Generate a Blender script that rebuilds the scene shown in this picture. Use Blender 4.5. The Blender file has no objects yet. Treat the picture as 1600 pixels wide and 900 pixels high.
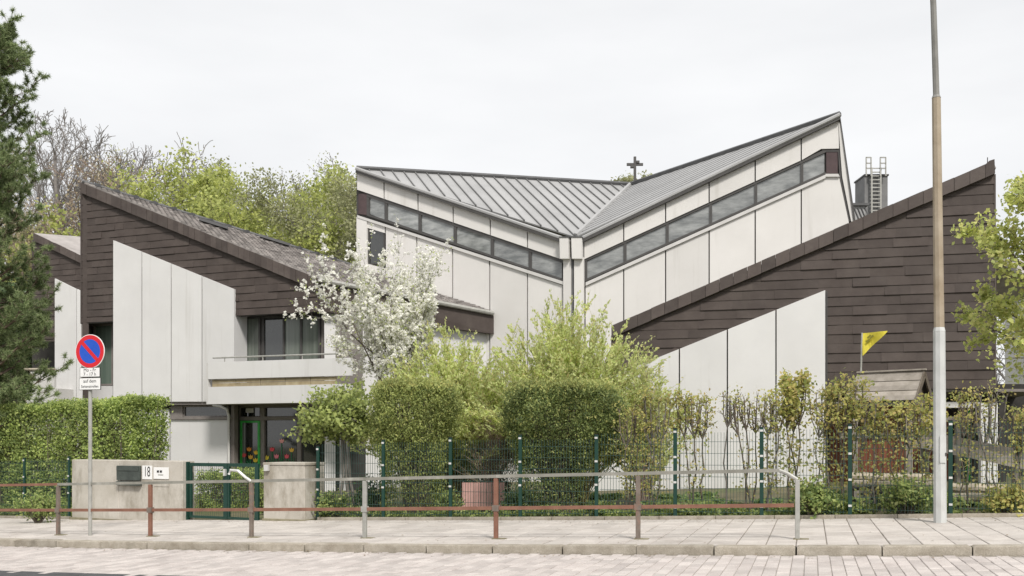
import bpy, math, random
import numpy as np
from mathutils import Vector

# ---------------------------------------------------------------- camera, sky, sun, exposure
scene = bpy.context.scene
COL = scene.collection
EYE = 1.6
FPX = 1500.0            # focal length in pixels of a 1600 px wide picture
HOR = 690.0             # horizon row

cam_d = bpy.data.cameras.new("camera")
cam = bpy.data.objects.new("camera", cam_d)
COL.objects.link(cam)
cam.location = (0, 0, EYE)
cam.rotation_euler = (math.radians(90), 0, 0)
cam_d.sensor_width = 36.0
cam_d.lens = 36.0 * FPX / 1600.0
cam_d.shift_y = (HOR - 450.0) / 1600.0
cam_d.clip_end = 3000
scene.camera = cam

SUN_EL, SUN_AZ = math.radians(48), math.radians(162)   # azimuth clockwise from +Y: behind the camera, a little to its right
world = bpy.data.worlds.new("World")
scene.world = world
world.use_nodes = True
wn = world.node_tree
wn.nodes.clear()
w_out = wn.nodes.new("ShaderNodeOutputWorld")
w_bg = wn.nodes.new("ShaderNodeBackground")
w_sky = wn.nodes.new("ShaderNodeTexSky")
w_sky.sky_type = 'NISHITA'
w_sky.sun_disc = False
w_sky.sun_elevation = SUN_EL
w_sky.sun_rotation = SUN_AZ
w_tc = wn.nodes.new("ShaderNodeTexCoord")
w_map = wn.nodes.new("ShaderNodeMapping")
w_map.inputs['Scale'].default_value = (1.0, 1.0, 3.5)
w_noise = wn.nodes.new("ShaderNodeTexNoise")
w_noise.inputs['Scale'].default_value = 2.2
w_noise.inputs['Detail'].default_value = 5
w_ramp = wn.nodes.new("ShaderNodeValToRGB")
w_ramp.color_ramp.elements[0].position = 0.3
w_ramp.color_ramp.elements[0].color = (8.1, 8.15, 8.25, 1)
w_ramp.color_ramp.elements[1].position = 0.72
w_ramp.color_ramp.elements[1].color = (9.7, 9.7, 9.7, 1)
w_mix = wn.nodes.new("ShaderNodeMixRGB")
w_mix.inputs[0].default_value = 0.93        # closed cloud cover, a little of the clear sky's gradient through it
wn.links.new(w_tc.outputs['Generated'], w_map.inputs['Vector'])
wn.links.new(w_map.outputs['Vector'], w_noise.inputs['Vector'])
wn.links.new(w_noise.outputs['Fac'], w_ramp.inputs['Fac'])
wn.links.new(w_sky.outputs['Color'], w_mix.inputs[1])
wn.links.new(w_ramp.outputs['Color'], w_mix.inputs[2])
wn.links.new(w_mix.outputs['Color'], w_bg.inputs['Color'])
w_bg.inputs['Strength'].default_value = 0.1
wn.links.new(w_bg.outputs['Background'], w_out.inputs['Surface'])

sun_d = bpy.data.lights.new("sun", 'SUN')
sun_d.energy = 3.3
sun_d.angle = math.radians(10)
sun_d.color = (1.0, 0.955, 0.89)
sun = bpy.data.objects.new("sun", sun_d)
COL.objects.link(sun)
sun.location = (10, -20, 40)
_sd = Vector((math.sin(SUN_AZ) * math.cos(SUN_EL), math.cos(SUN_AZ) * math.cos(SUN_EL), math.sin(SUN_EL)))
sun.rotation_euler = (-_sd).to_track_quat('-Z', 'Y').to_euler()

scene.view_settings.view_transform = 'Standard'
scene.view_settings.look = 'None'
scene.view_settings.exposure = 0.14
scene.view_settings.gamma = 1.0
scene.view_settings.use_curve_mapping = False
scene.render.engine = 'CYCLES'
scene.render.resolution_x, scene.render.resolution_y = 1024, 576
scene.cycles.max_bounces = 10
scene.cycles.diffuse_bounces = 8
scene.cycles.transmission_bounces = 8
scene.cycles.transparent_max_bounces = 8

# ---------------------------------------------------------------- helpers: objects
ORG = {}   # world origin of every object that may get children


def tag(o, label=None, cat=None, group=None, kind=None):
    if label: o["label"] = label
    if cat: o["category"] = cat
    if group: o["group"] = group
    if kind: o["kind"] = kind
    return o


def empty(name, loc, label, cat, group=None):
    o = bpy.data.objects.new(name, None)
    o.empty_display_size = 0.2
    COL.objects.link(o)
    o.location = loc
    ORG[o] = Vector(loc)
    return tag(o, label, cat, group)


def fast_mesh(name, V, F):
    """V (n,3) array, F (m,3|4) array or list of lists"""
    me = bpy.data.meshes.new(name)
    V = np.asarray(V, dtype=np.float64)
    if isinstance(F, np.ndarray):
        m, k = F.shape
        me.vertices.add(len(V))
        me.vertices.foreach_set("co", V.astype(np.float32).ravel())
        me.loops.add(m * k)
        me.loops.foreach_set("vertex_index", F.astype(np.int32).ravel())
        me.polygons.add(m)
        me.polygons.foreach_set("loop_start", np.arange(0, m * k, k, dtype=np.int32))
        me.polygons.foreach_set("loop_total", np.full(m, k, dtype=np.int32))
        me.update(calc_edges=True)
    else:
        me.from_pydata([tuple(v) for v in V], [], F)
        me.update()
    return me


def mk(name, VF, mat, parent=None, smooth=False, origin=None):
    """world-space geometry -> object, origin at the thing's base when it is top-level"""
    V, F = VF
    V = np.asarray(V, dtype=np.float64)
    if parent is None:
        if origin is None:
            lo, hi = V.min(0), V.max(0)
            origin = ((lo[0] + hi[0]) / 2, (lo[1] + hi[1]) / 2, lo[2])
        origin = Vector(origin)
    else:
        origin = ORG[parent] if origin is None else Vector(origin)
    me = fast_mesh(name, V - np.array(origin), F)
    if mat is not None:
        me.materials.append(mat)
    if smooth:
        me.polygons.foreach_set("use_smooth", np.ones(len(me.polygons), dtype=bool))
    o = bpy.data.objects.new(name, me)
    COL.objects.link(o)
    if parent is not None:
        o.parent = parent
        o.location = origin - ORG[parent]
    else:
        o.location = origin
    ORG[o] = origin
    return o


def inst(name, me, loc, rotz, parent=None, scale=None):
    o = bpy.data.objects.new(name, me)
    COL.objects.link(o)
    if parent is not None:
        o.parent = parent
        o.location = Vector(loc) - ORG[parent]
    else:
        o.location = loc
    o.rotation_euler = (0, 0, rotz)
    if scale is not None:
        o.scale = scale
    ORG[o] = Vector(loc)
    return o


def merge(*parts):
    Vs, Fs, off = [], [], 0
    for V, F in parts:
        V = np.asarray(V, dtype=np.float64)
        Vs.append(V)
        for f in F:
            Fs.append([int(i) + off for i in f])
        off += len(V)
    return np.vstack(Vs), Fs


BOXF = [[0, 3, 2, 1], [4, 5, 6, 7], [0, 1, 5, 4], [1, 2, 6, 5], [2, 3, 7, 6], [3, 0, 4, 7]]


def box_dir(c, d, n, hs, hn, z0, z1, bev=0.0):
    """upright box, centre c (x,y), half length hs along d, half depth hn along n; bev chamfers vertical and top edges"""
    c = np.array(c[:2]); d = np.array(d[:2]); n = np.array(n[:2])
    def ring(a, b, z):
        return [(*(c + d * x + n * y), z) for x, y in ((-a, -b), (a, -b), (a, b), (-a, b))]
    if d[0] * n[1] - d[1] * n[0] < 0:
        n = -n
    if bev <= 0:
        return np.array(ring(hs, hn, z0) + ring(hs, hn, z1)), BOXF
    def ring8(a, b, z, e):
        pts = ((-a + e, -b), (a - e, -b), (a, -b + e), (a, b - e), (a - e, b), (-a + e, b), (-a, b - e), (-a, -b + e))
        return [(*(c + d * x + n * y), z) for x, y in pts]
    V = ring8(hs, hn, z0, bev) + ring8(hs, hn, z1 - bev, bev) + ring8(hs - bev, hn - bev, z1, bev)
    F = [[7, 6, 5, 4, 3, 2, 1, 0], [16, 17, 18, 19, 20, 21, 22, 23]]
    for r in (0, 8):
        for i in range(8):
            j = (i + 1) % 8
            F.append([r + i, r + j, r + 8 + j, r + 8 + i])
    return np.array(V), F


def axis_box(x0, x1, y0, y1, z0, z1):
    V = [(x0, y0, z0), (x1, y0, z0), (x1, y1, z0), (x0, y1, z0), (x0, y0, z1), (x1, y0, z1), (x1, y1, z1), (x0, y1, z1)]
    return np.array(V), BOXF


def tube(pts, rad, sides=8, caps=True):
    pts = [Vector(p) for p in pts]
    rads = rad if isinstance(rad, (list, tuple)) else [rad] * len(pts)
    V, F = [], []
    ref = Vector((0.31, 0.17, 0.93))
    for i, p in enumerate(pts):
        if i == 0: t = pts[1] - pts[0]
        elif i == len(pts) - 1: t = pts[-1] - pts[-2]
        else: t = (pts[i + 1] - pts[i]).normalized() + (pts[i] - pts[i - 1]).normalized()
        t.normalize()
        r = ref if abs(t.dot(ref)) < 0.95 else Vector((1, 0, 0))
        a = t.cross(r).normalized(); b = t.cross(a)
        for k in range(sides):
            an = 2 * math.pi * k / sides
            V.append(p + (a * math.cos(an) + b * math.sin(an)) * rads[i])
    for i in range(len(pts) - 1):
        for k in range(sides):
            j = (k + 1) % sides
            F.append([i * sides + k, i * sides + j, (i + 1) * sides + j, (i + 1) * sides + k])
    if caps:
        F.append(list(range(sides))[::-1])
        F.append([(len(pts) - 1) * sides + k for k in range(sides)])
    return np.array([tuple(v) for v in V]), F


def beam(p0, p1, w, h):
    """rectangular bar between two points; w across (horizontal), h tall"""
    p0, p1 = Vector(p0), Vector(p1)
    t = (p1 - p0).normalized()
    side = t.cross(Vector((0, 0, 1)))
    if side.length < 1e-4: side = Vector((1, 0, 0))
    side.normalize(); up = side.cross(t)
    V = []
    for p in (p0, p1):
        for a, b in ((-1, -1), (1, -1), (1, 1), (-1, 1)):
            V.append(tuple(p + side * (a * w / 2) + up * (b * h / 2)))
    return np.array(V), [[0, 1, 2, 3], [7, 6, 5, 4], [0, 4, 5, 1], [1, 5, 6, 2], [2, 6, 7, 3], [3, 7, 4, 0]]


def clip_poly(poly, region):
    """Sutherland-Hodgman; region convex, counter-clockwise"""
    out = list(poly)
    m = len(region)
    for i in range(m):
        a, b = region[i], region[(i + 1) % m]
        ex, ey = b[0] - a[0], b[1] - a[1]
        inp, out = out, []
        if not inp: break
        for j in range(len(inp)):
            p, q = inp[j], inp[(j + 1) % len(inp)]
            sp = ex * (p[1] - a[1]) - ey * (p[0] - a[0])
            sq = ex * (q[1] - a[1]) - ey * (q[0] - a[0])
            if sp >= -1e-9: out.append(p)
            if (sp > 1e-9 and sq < -1e-9) or (sp < -1e-9 and sq > 1e-9):
                t = sp / (sp - sq)
                out.append((p[0] + (q[0] - p[0]) * t, p[1] + (q[1] - p[1]) * t))
    res = []
    for p in out:
        if not res or (abs(p[0] - res[-1][0]) + abs(p[1] - res[-1][1])) > 1e-5: res.append(p)
    if len(res) > 1 and (abs(res[0][0] - res[-1][0]) + abs(res[0][1] - res[-1][1])) < 1e-5: res.pop()
    return res


def area(poly):
    return 0.5 * sum(poly[i][0] * poly[(i + 1) % len(poly)][1] - poly[(i + 1) % len(poly)][0] * poly[i][1] for i in range(len(poly)))


def ccw(poly):
    return poly if area(poly) > 0 else poly[::-1]


# ---------------------------------------------------------------- helpers: the survey of the site
def ray(u, v, D):
    """the place at depth D that lies along a sight line of the survey picture"""
    return Vector(((u - 800) / FPX * D, D, EYE + (HOR - v) / FPX * D))


class Facade:
    """a vertical plane crossing the site at an angle: depth D0 at x = 0, falling by k per metre to the right"""
    def __init__(self, D0, k):
        self.a = math.atan(k)
        self.d = np.array((math.cos(self.a), -math.sin(self.a), 0))
        self.n = np.array((-math.sin(self.a), -math.cos(self.a), 0))
        self.O = np.array((0, D0, 0.0))
        self.rz = -self.a

    def sz(self, u, v, off=0.0):
        q, w = (u - 800) / FPX, (HOR - v) / FPX
        t = (off + self.O[1] * self.n[1]) / (q * self.n[0] + self.n[1])
        p = np.array((q * t, t, 0)) - self.O
        return float(p @ self.d), EYE + w * t

    def P(self, s, z, off=0.0):
        return self.O + self.d * s + self.n * off + np.array((0, 0, z))

    def px(self, u, v, off=0.0):
        s, z = self.sz(u, v, off)
        return self.P(s, z, off)

    def prism(self, poly, n0, n1):
        """poly in (s,z); solid between offsets n0 (back) and n1 (front)"""
        poly = ccw(poly)
        k = len(poly)
        V = [self.P(s, z, n0) for s, z in poly] + [self.P(s, z, n1) for s, z in poly]
        # seen from the front (-n direction looking), s grows to the right, z up: ccw = front
        F = [list(range(k, 2 * k)), list(range(k))[::-1]]
        for i in range(k):
            j = (i + 1) % k
            F.append([i, j, k + j, k + i])
        return np.array(V), F

    def wedge(self, poly, fn, back):
        poly = ccw(poly)
        k = len(poly)
        V = [self.P(s, z, back) for s, z in poly] + [self.P(s, z, fn(s, z)) for s, z in poly]
        F = [list(range(k, 2 * k)), list(range(k))[::-1]]
        for i in range(k):
            j = (i + 1) % k
            F.append([i, j, k + j, k + i])
        return np.array(V), F

    def quad(self, pxs, n0, n1):
        """prism whose front outline is given by sight lines"""
        return self.prism([self.sz(u, v, n1) for u, v in pxs], n0, n1)

    def rect(self, s0, s1, z0, z1, n0, n1):
        return self.prism([(s0, z0), (s1, z0), (s1, z1), (s0, z1)], n0, n1)


def Dc(x):
    if x < -14: return 14.1 + 0.36 * 14 + 0.006 * 196 + (-14 - x) * 0.528
    if x > 14: return 14.1 - 0.36 * 14 + 0.006 * 196 - (x - 14) * 0.192
    return 14.1 - 0.36 * x + 0.006 * x * x


def zg(x):
    return 0.17 + 0.033 * max(-30.0, min(30.0, x))


def RN(x, n):
    """point on the street: x along the rail line, n metres across (positive = away from the carriageway)"""
    g = -0.36 + 0.012 * max(-14, min(14, x))
    l = math.hypot(1, g)
    return Vector((x - g / l * n, Dc(x) + n / l, 0))


def RD(x):
    g = -0.36 + 0.012 * max(-14, min(14, x))
    l = math.hypot(1, g)
    return np.array((1 / l, g / l)), np.array((-g / l, 1 / l))     # along, across (away)


def at_u(u, n):
    """x parameter on the line n metres across that is seen in column u"""
    lo, hi = -16.0, 14.0
    q = (u - 800) / FPX
    for _ in range(50):
        m = (lo + hi) / 2
        p = RN(m, n)
        if p.x / p.y < q: lo = m
        else: hi = m
    return (lo + hi) / 2


_S = [(-14 + i * 0.02) for i in range(1401)]
_L = [0.0]
for i in range(1, len(_S)):
    _L.append(_L[-1] + math.hypot(_S[i] - _S[i - 1], Dc(_S[i]) - Dc(_S[i - 1])))
LTOT = _L[-1]


def x_of_len(l):
    return float(np.interp(l, _L, _S))


# ---------------------------------------------------------------- helpers: materials
def ramp_set(r, stops):
    while len(r.elements) > len(stops): r.elements.remove(r.elements[-1])
    while len(r.elements) < len(stops): r.elements.new(0.5)
    for e, (p, c) in zip(r.elements, stops):
        e.position = p
        e.color = (*c, 1)


def mat(name, c0, c1=None, rough=0.7, scale=4.0, detail=6, bump=0.0, bscale=None, metallic=0.0, spec=0.4,
        rnd=0.0, island=0.0, stretch=None, stain=None, trans=0.0, coord='Object', fine=0.0):
    m = bpy.data.materials.new(name)
    m.use_nodes = True
    nt = m.node_tree
    N, L = nt.nodes, nt.links
    b = N['Principled BSDF']
    b.inputs['Roughness'].default_value = rough
    b.inputs['Metallic'].default_value = metallic
    b.inputs['Specular IOR Level'].default_value = spec
    tc = N.new('ShaderNodeTexCoord')
    vec = N.new('ShaderNodeNewGeometry').outputs['Position'] if coord == 'World' else tc.outputs[coord]
    base_vec = vec
    if stretch:
        mp = N.new('ShaderNodeMapping')
        mp.inputs['Scale'].default_value = stretch
        L.new(vec, mp.inputs['Vector'])
        vec = mp.outputs['Vector']
    nz = N.new('ShaderNodeTexNoise')
    nz.inputs['Scale'].default_value = scale
    nz.inputs['Detail'].default_value = detail
    nz.inputs['Roughness'].default_value = 0.62
    L.new(vec, nz.inputs['Vector'])
    rp = N.new('ShaderNodeValToRGB')
    c1 = c1 or c0
    ramp_set(rp.color_ramp, [(0.32, c0), (0.68, c1)])
    L.new(nz.outputs['Fac'], rp.inputs['Fac'])
    col = rp.outputs['Color']
    if stain:                                   # (colour, scale, threshold, strength, stretch)
        s_col, s_scale, s_thr, s_str, s_stretch = stain
        mp2 = N.new('ShaderNodeMapping')
        mp2.inputs['Scale'].default_value = s_stretch
        L.new(base_vec, mp2.inputs['Vector'])
        n2 = N.new('ShaderNodeTexNoise')
        n2.inputs['Scale'].default_value = s_scale
        n2.inputs['Detail'].default_value = 7
        n2.inputs['Roughness'].default_value = 0.7
        L.new(mp2.outputs['Vector'], n2.inputs['Vector'])
        r2 = N.new('ShaderNodeValToRGB')
        ramp_set(r2.color_ramp, [(s_thr, (0, 0, 0)), (min(1.0, s_thr + 0.18), (s_str,) * 3)])
        L.new(n2.outputs['Fac'], r2.inputs['Fac'])
        mx = N.new('ShaderNodeMixRGB')
        L.new(r2.outputs['Color'], mx.inputs[0])
        L.new(col, mx.inputs[1])
        mx.inputs[2].default_value = (*s_col, 1)
        col = mx.outputs['Color']
    if fine:
        n3 = N.new('ShaderNodeTexNoise')
        n3.inputs['Scale'].default_value = 90
        n3.inputs['Detail'].default_value = 3
        L.new(base_vec, n3.inputs['Vector'])
        mr3 = N.new('ShaderNodeMapRange')
        mr3.inputs[1].default_value = 0.25; mr3.inputs[2].default_value = 0.75
        mr3.inputs[3].default_value = 1 - fine; mr3.inputs[4].default_value = 1 + fine
        L.new(n3.outputs['Fac'], mr3.inputs[0])
        hf = N.new('ShaderNodeHueSaturation')
        L.new(mr3.outputs[0], hf.inputs['Value'])
        L.new(col, hf.inputs['Color'])
        col = hf.outputs['Color']
    if rnd or island:
        if island:
            src = N.new('ShaderNodeNewGeometry').outputs['Random Per Island']
        else:
            src = N.new('ShaderNodeObjectInfo').outputs['Random']
        a = island or rnd
        mr = N.new('ShaderNodeMapRange')
        mr.inputs[3].default_value = 1 - a
        mr.inputs[4].default_value = 1 + a
        L.new(src, mr.inputs[0])
        hs = N.new('ShaderNodeHueSaturation')
        L.new(mr.outputs[0], hs.inputs['Value'])
        L.new(col, hs.inputs['Color'])
        col = hs.outputs['Color']
    L.new(col, b.inputs['Base Color'])
    if bump:
        nb = N.new('ShaderNodeTexNoise')
        nb.inputs['Scale'].default_value = bscale or scale * 6
        nb.inputs['Detail'].default_value = 4
        L.new(vec, nb.inputs['Vector'])
        bp = N.new('ShaderNodeBump')
        bp.inputs['Strength'].default_value = bump
        bp.inputs['Distance'].default_value = 0.01
        L.new(nb.outputs['Fac'], bp.inputs['Height'])
        L.new(bp.outputs['Normal'], b.inputs['Normal'])
    return m


def leaf_mat(name, stops, trans=0.35, rough=0.55, clump=0.25):
    """leaf colours differ from leaf to leaf"""
    m = bpy.data.materials.new(name)
    m.use_nodes = True
    nt = m.node_tree
    N, L = nt.nodes, nt.links
    b = N['Principled BSDF']
    b.inputs['Roughness'].default_value = rough
    b.inputs['Specular IOR Level'].default_value = 0.3
    g = N.new('ShaderNodeNewGeometry')
    rp = N.new('ShaderNodeValToRGB')
    stops = [(r, g_, max(b_, 0.34 * g_)) for r, g_, b_ in stops]      # leaves are never free of blue
    n = len(stops)
    ramp_set(rp.color_ramp, [(i / (n - 1), c) for i, c in enumerate(stops)])
    L.new(g.outputs['Random Per Island'], rp.inputs['Fac'])
    # clumps of lighter and darker growth
    nz = N.new('ShaderNodeTexNoise')
    nz.inputs['Scale'].default_value = 1.6
    nz.inputs['Detail'].default_value = 3
    L.new(g.outputs['Position'], nz.inputs['Vector'])
    mr = N.new('ShaderNodeMapRange')
    mr.inputs[1].default_value = 0.3; mr.inputs[2].default_value = 0.7
    mr.inputs[3].default_value = 1 - clump; mr.inputs[4].default_value = 1 + clump
    L.new(nz.outputs['Fac'], mr.inputs[0])
    hs = N.new('ShaderNodeHueSaturation')
    L.new(mr.outputs[0], hs.inputs['Value'])
    L.new(rp.outputs['Color'], hs.inputs['Color'])
    L.new(hs.outputs['Color'], b.inputs['Base Color'])
    t = N.new('ShaderNodeBsdfTranslucent')
    L.new(hs.outputs['Color'], t.inputs['Color'])
    mx = N.new('ShaderNodeMixShader')
    mx.inputs[0].default_value = trans
    L.new(b.outputs[0], mx.inputs[1])
    L.new(t.outputs[0], mx.inputs[2])
    L.new(mx.outputs[0], N['Material Output'].inputs['Surface'])
    return m


def glass_mat(name, base, rough=0.06, spec=0.8, wav=0.0, c1=None):
    m = mat(name, base, c1 or base, rough=rough, spec=spec, scale=1.2, detail=3, bump=wav, bscale=1.4)
    m.node_tree.nodes['Principled BSDF'].inputs['Coat Weight'].default_value = 0.6
    m.node_tree.nodes['Principled BSDF'].inputs['Coat Roughness'].default_value = 0.03
    return m


M = {}
M['panel'] = mat('panel_render', (0.60, 0.595, 0.59), (0.645, 0.64, 0.635), rough=0.85, scale=0.9, bump=0.12, bscale=60, rnd=0.05,
                 stain=((0.43, 0.415, 0.39), 0.9, 0.56, 0.5, (3.0, 3.0, 0.16)), coord='World')
M['panel_c'] = mat('panel_concrete', (0.61, 0.595, 0.575), (0.655, 0.64, 0.62), rough=0.85, scale=0.8, bump=0.12, bscale=60, rnd=0.05,
                   stain=((0.44, 0.42, 0.385), 0.9, 0.57, 0.5, (2.6, 2.6, 0.16)), coord='World')
M['whitetrim'] = mat('light_trim', (0.52, 0.51, 0.495), (0.58, 0.57, 0.555), rough=0.7, scale=3)
M['shingle'] = mat('fibre_cement_shingle', (0.055, 0.042, 0.037), (0.078, 0.062, 0.055), rough=0.75, scale=2.2, rnd=0.11, bump=0.2,
                   stain=((0.105, 0.09, 0.075), 1.2, 0.58, 0.45, (1, 1, 0.5)), coord='World')
M['verge'] = mat('verge_tile', (0.068, 0.053, 0.048), (0.095, 0.078, 0.07), rough=0.75, scale=3, rnd=0.2, bump=0.2, coord='World')
M['roof_tile'] = mat('roof_tile', (0.23, 0.21, 0.20), (0.38, 0.355, 0.34), rough=0.8, scale=1.3, island=0.35, bump=0.2, coord='World')
M['dark'] = mat('dark_joint', (0.05, 0.048, 0.045), (0.075, 0.07, 0.066), rough=0.8)
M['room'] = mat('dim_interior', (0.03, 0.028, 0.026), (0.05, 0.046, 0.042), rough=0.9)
M['zinc'] = mat('standing_seam_zinc', (0.31, 0.31, 0.31), (0.38, 0.38, 0.38), rough=0.5, metallic=0.1, scale=0.7, rnd=0.05,
                stain=((0.33, 0.33, 0.33), 1.1, 0.6, 0.3, (1, 1, 1)), coord='World')
M['zincdark'] = mat('dark_sheet_metal', (0.08, 0.08, 0.082), (0.12, 0.12, 0.122), rough=0.5, metallic=0.3, scale=2)
M['chimney'] = mat('weathered_chimney_sheet', (0.13, 0.13, 0.132), (0.20, 0.20, 0.20), rough=0.6, scale=2, coord='World')
M['seam'] = mat('seam_edge', (0.13, 0.13, 0.13), (0.18, 0.18, 0.18), rough=0.6)
M['frame'] = mat('dark_window_frame', (0.055, 0.052, 0.05), (0.075, 0.072, 0.07), rough=0.5, scale=3)
M['frame_brown'] = mat('grey_brown_frame', (0.17, 0.15, 0.14), (0.22, 0.2, 0.185), rough=0.6, scale=3)
M['plum'] = mat('plum_panel', (0.055, 0.036, 0.037), (0.085, 0.056, 0.056), rough=0.35, scale=3)
M['glass_c'] = mat('clerestory_glass', (0.13, 0.138, 0.138), (0.34, 0.35, 0.345), rough=0.08, spec=0.9, scale=1.6, detail=8, bump=0.35, bscale=2.5, stretch=(1.0, 1.0, 3.2), rnd=0.18, coord='World')  # streaked light and dark greys paint reflections into the pane colour
M['glass'] = glass_mat('window_glass', (0.02, 0.022, 0.022), c1=(0.04, 0.042, 0.04))
M['curtain'] = mat('curtain', (0.20, 0.21, 0.19), (0.30, 0.31, 0.28), rough=0.9, scale=3, stretch=(6, 6, 0.2))
M['green_frame'] = mat('green_door_frame', (0.03, 0.33, 0.05), (0.05, 0.42, 0.08), rough=0.45, scale=5)
M['wood_slat'] = mat('weathered_slat', (0.24, 0.19, 0.11), (0.34, 0.29, 0.19), rough=0.8, scale=5, rnd=0.15, coord='World')
M['slab'] = mat('paving_slab', (0.41, 0.375, 0.345), (0.51, 0.475, 0.44), rough=0.85, scale=3, rnd=0.10, bump=0.3, bscale=70, fine=0.16,
                stain=((0.30, 0.265, 0.235), 1.1, 0.54, 0.55, (1, 1, 1)), coord='World')
M['slab_far'] = mat('paving_slab_far', (0.41, 0.375, 0.345), (0.51, 0.475, 0.44), rough=0.85, scale=3, island=0.10, bump=0.3, bscale=70, fine=0.16,
                    stain=((0.30, 0.265, 0.235), 1.1, 0.54, 0.55, (1, 1, 1)), coord='World')
M['paver'] = mat('paving_block', (0.395, 0.355, 0.335), (0.50, 0.46, 0.435), rough=0.88, scale=2.5, rnd=0.14, bump=0.3, bscale=70, fine=0.18, coord='World')
M['paver_far'] = mat('paving_block_far', (0.395, 0.355, 0.335), (0.50, 0.46, 0.435), rough=0.88, scale=2.5, island=0.14, bump=0.3, bscale=70, fine=0.18, coord='World')
M['joint'] = mat('sandy_joint', (0.20, 0.175, 0.15), (0.27, 0.24, 0.205), rough=0.95, scale=8)
M['joint2'] = mat('sandy_joint_road', (0.27, 0.245, 0.22), (0.35, 0.32, 0.29), rough=0.95, scale=8)
M['kerb'] = mat('kerb_stone', (0.25, 0.22, 0.175), (0.39, 0.355, 0.30), rough=0.9, scale=5, rnd=0.12, bump=0.5, bscale=50, fine=0.22,
                stain=((0.14, 0.125, 0.095), 2.2, 0.55, 0.55, (1, 1, 1)), coord='World')
M['asphalt'] = mat('asphalt', (0.05, 0.05, 0.052), (0.085, 0.085, 0.088), rough=0.9, scale=6, bump=0.4, bscale=120)
M['soil'] = mat('garden_soil', (0.075, 0.07, 0.035), (0.15, 0.13, 0.075), rough=0.95, scale=1.2, bump=0.5,
                stain=((0.085, 0.12, 0.035), 0.5, 0.48, 0.8, (1, 1, 1)), coord='World')
M['hill'] = mat('woodland_floor', (0.08, 0.075, 0.04), (0.13, 0.115, 0.07), rough=0.95, scale=0.2)
M['galv'] = mat('weathered_galvanised', (0.30, 0.30, 0.275), (0.42, 0.415, 0.39), rough=0.55, scale=6, metallic=0.2,
                stain=((0.20, 0.17, 0.13), 4, 0.58, 0.5, (1, 1, 1)), coord='World')
M['galv_olive'] = mat('weathered_olive_rail', (0.185, 0.18, 0.155), (0.30, 0.29, 0.255), rough=0.6, scale=3,
                      stain=((0.42, 0.41, 0.37), 3, 0.55, 0.6, (1, 1, 1)), coord='World')
M['rust'] = mat('rusty_red_paint', (0.175, 0.08, 0.053), (0.245, 0.122, 0.083), rough=0.7, scale=5, bump=0.2,
                stain=((0.13, 0.085, 0.06), 4, 0.56, 0.7, (1, 1, 1)), coord='World')
M['rust_grey'] = mat('flaking_grey_brown_paint', (0.13, 0.105, 0.085), (0.20, 0.165, 0.14), rough=0.7, scale=7,
                     stain=((0.27, 0.12, 0.075), 5, 0.52, 0.7, (1, 1, 1)), coord='World')
M['concrete'] = mat('cast_concrete', (0.40, 0.37, 0.32), (0.50, 0.47, 0.42), rough=0.9, scale=2, bump=0.3, bscale=40, fine=0.08,
                    stain=((0.19, 0.165, 0.12), 1.7, 0.48, 0.7, (1, 1, 0.45)), coord='World')
M['moss'] = mat('mossy_base_stain', (0.14, 0.125, 0.075), (0.26, 0.235, 0.16), rough=0.95, scale=6)
M['green'] = mat('green_coated_steel', (0.003, 0.030, 0.021), (0.005, 0.042, 0.029), rough=0.4, scale=4, spec=0.5)
M['green_wire'] = mat('dark_green_wire', (0.02, 0.05, 0.042), (0.03, 0.065, 0.055), rough=0.5, scale=4)
M['clip'] = mat('bright_clip', (0.6, 0.6, 0.58), (0.7, 0.7, 0.68), rough=0.4, metallic=0.4)
M['white'] = mat('white_paint', (0.72, 0.72, 0.71), (0.78, 0.78, 0.77), rough=0.5, scale=5)
M['signred'] = mat('sign_red', (0.56, 0.012, 0.02), (0.60, 0.016, 0.024), rough=0.4)
M['signblue'] = mat('sign_blue', (0.012, 0.075, 0.46), (0.016, 0.09, 0.52), rough=0.4)
M['ink'] = mat('black_print', (0.02, 0.02, 0.02), rough=0.5)
M['box_green'] = mat('dark_letterbox_metal', (0.045, 0.055, 0.05), (0.085, 0.10, 0.09), rough=0.4, scale=5, metallic=0.3)
M['lampwhite'] = mat('lamp_post_light_paint', (0.44, 0.45, 0.44), (0.55, 0.56, 0.55), rough=0.6, scale=3, bump=0.2, coord='World',
                     stain=((0.30, 0.29, 0.26), 3, 0.6, 0.5, (1, 1, 0.3)))
M['lampbeige'] = mat('lamp_post_concrete', (0.26, 0.205, 0.14), (0.40, 0.34, 0.26), rough=0.85, scale=2, bump=0.25, coord='World',
                     stain=((0.19, 0.12, 0.07), 1.2, 0.55, 0.6, (1, 1, 0.4)))
M['lampgrey'] = mat('lamp_post_steel', (0.17, 0.165, 0.15), (0.25, 0.245, 0.23), rough=0.6, scale=3, coord='World')
M['bark'] = mat('bark', (0.095, 0.075, 0.058), (0.17, 0.145, 0.115), rough=0.9, scale=9, bump=0.5)
M['bark_grey'] = mat('grey_bark', (0.13, 0.115, 0.10), (0.22, 0.20, 0.18), rough=0.9, scale=9, bump=0.5)
M['twig_grey'] = mat('grey_twigs', (0.17, 0.155, 0.145), (0.26, 0.24, 0.225), rough=0.9, scale=3)
M['twig_pink'] = mat('reddish_twigs', (0.22, 0.16, 0.13), (0.31, 0.24, 0.19), rough=0.9, scale=3)
M['bark_pine'] = mat('pine_bark', (0.11, 0.08, 0.06), (0.19, 0.14, 0.105), rough=0.9, scale=7, bump=0.6)
M['redwood'] = mat('red_brown_board', (0.15, 0.048, 0.026), (0.23, 0.085, 0.048), rough=0.7, scale=4, rnd=0.15, stretch=(1, 1, 0.3))
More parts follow.
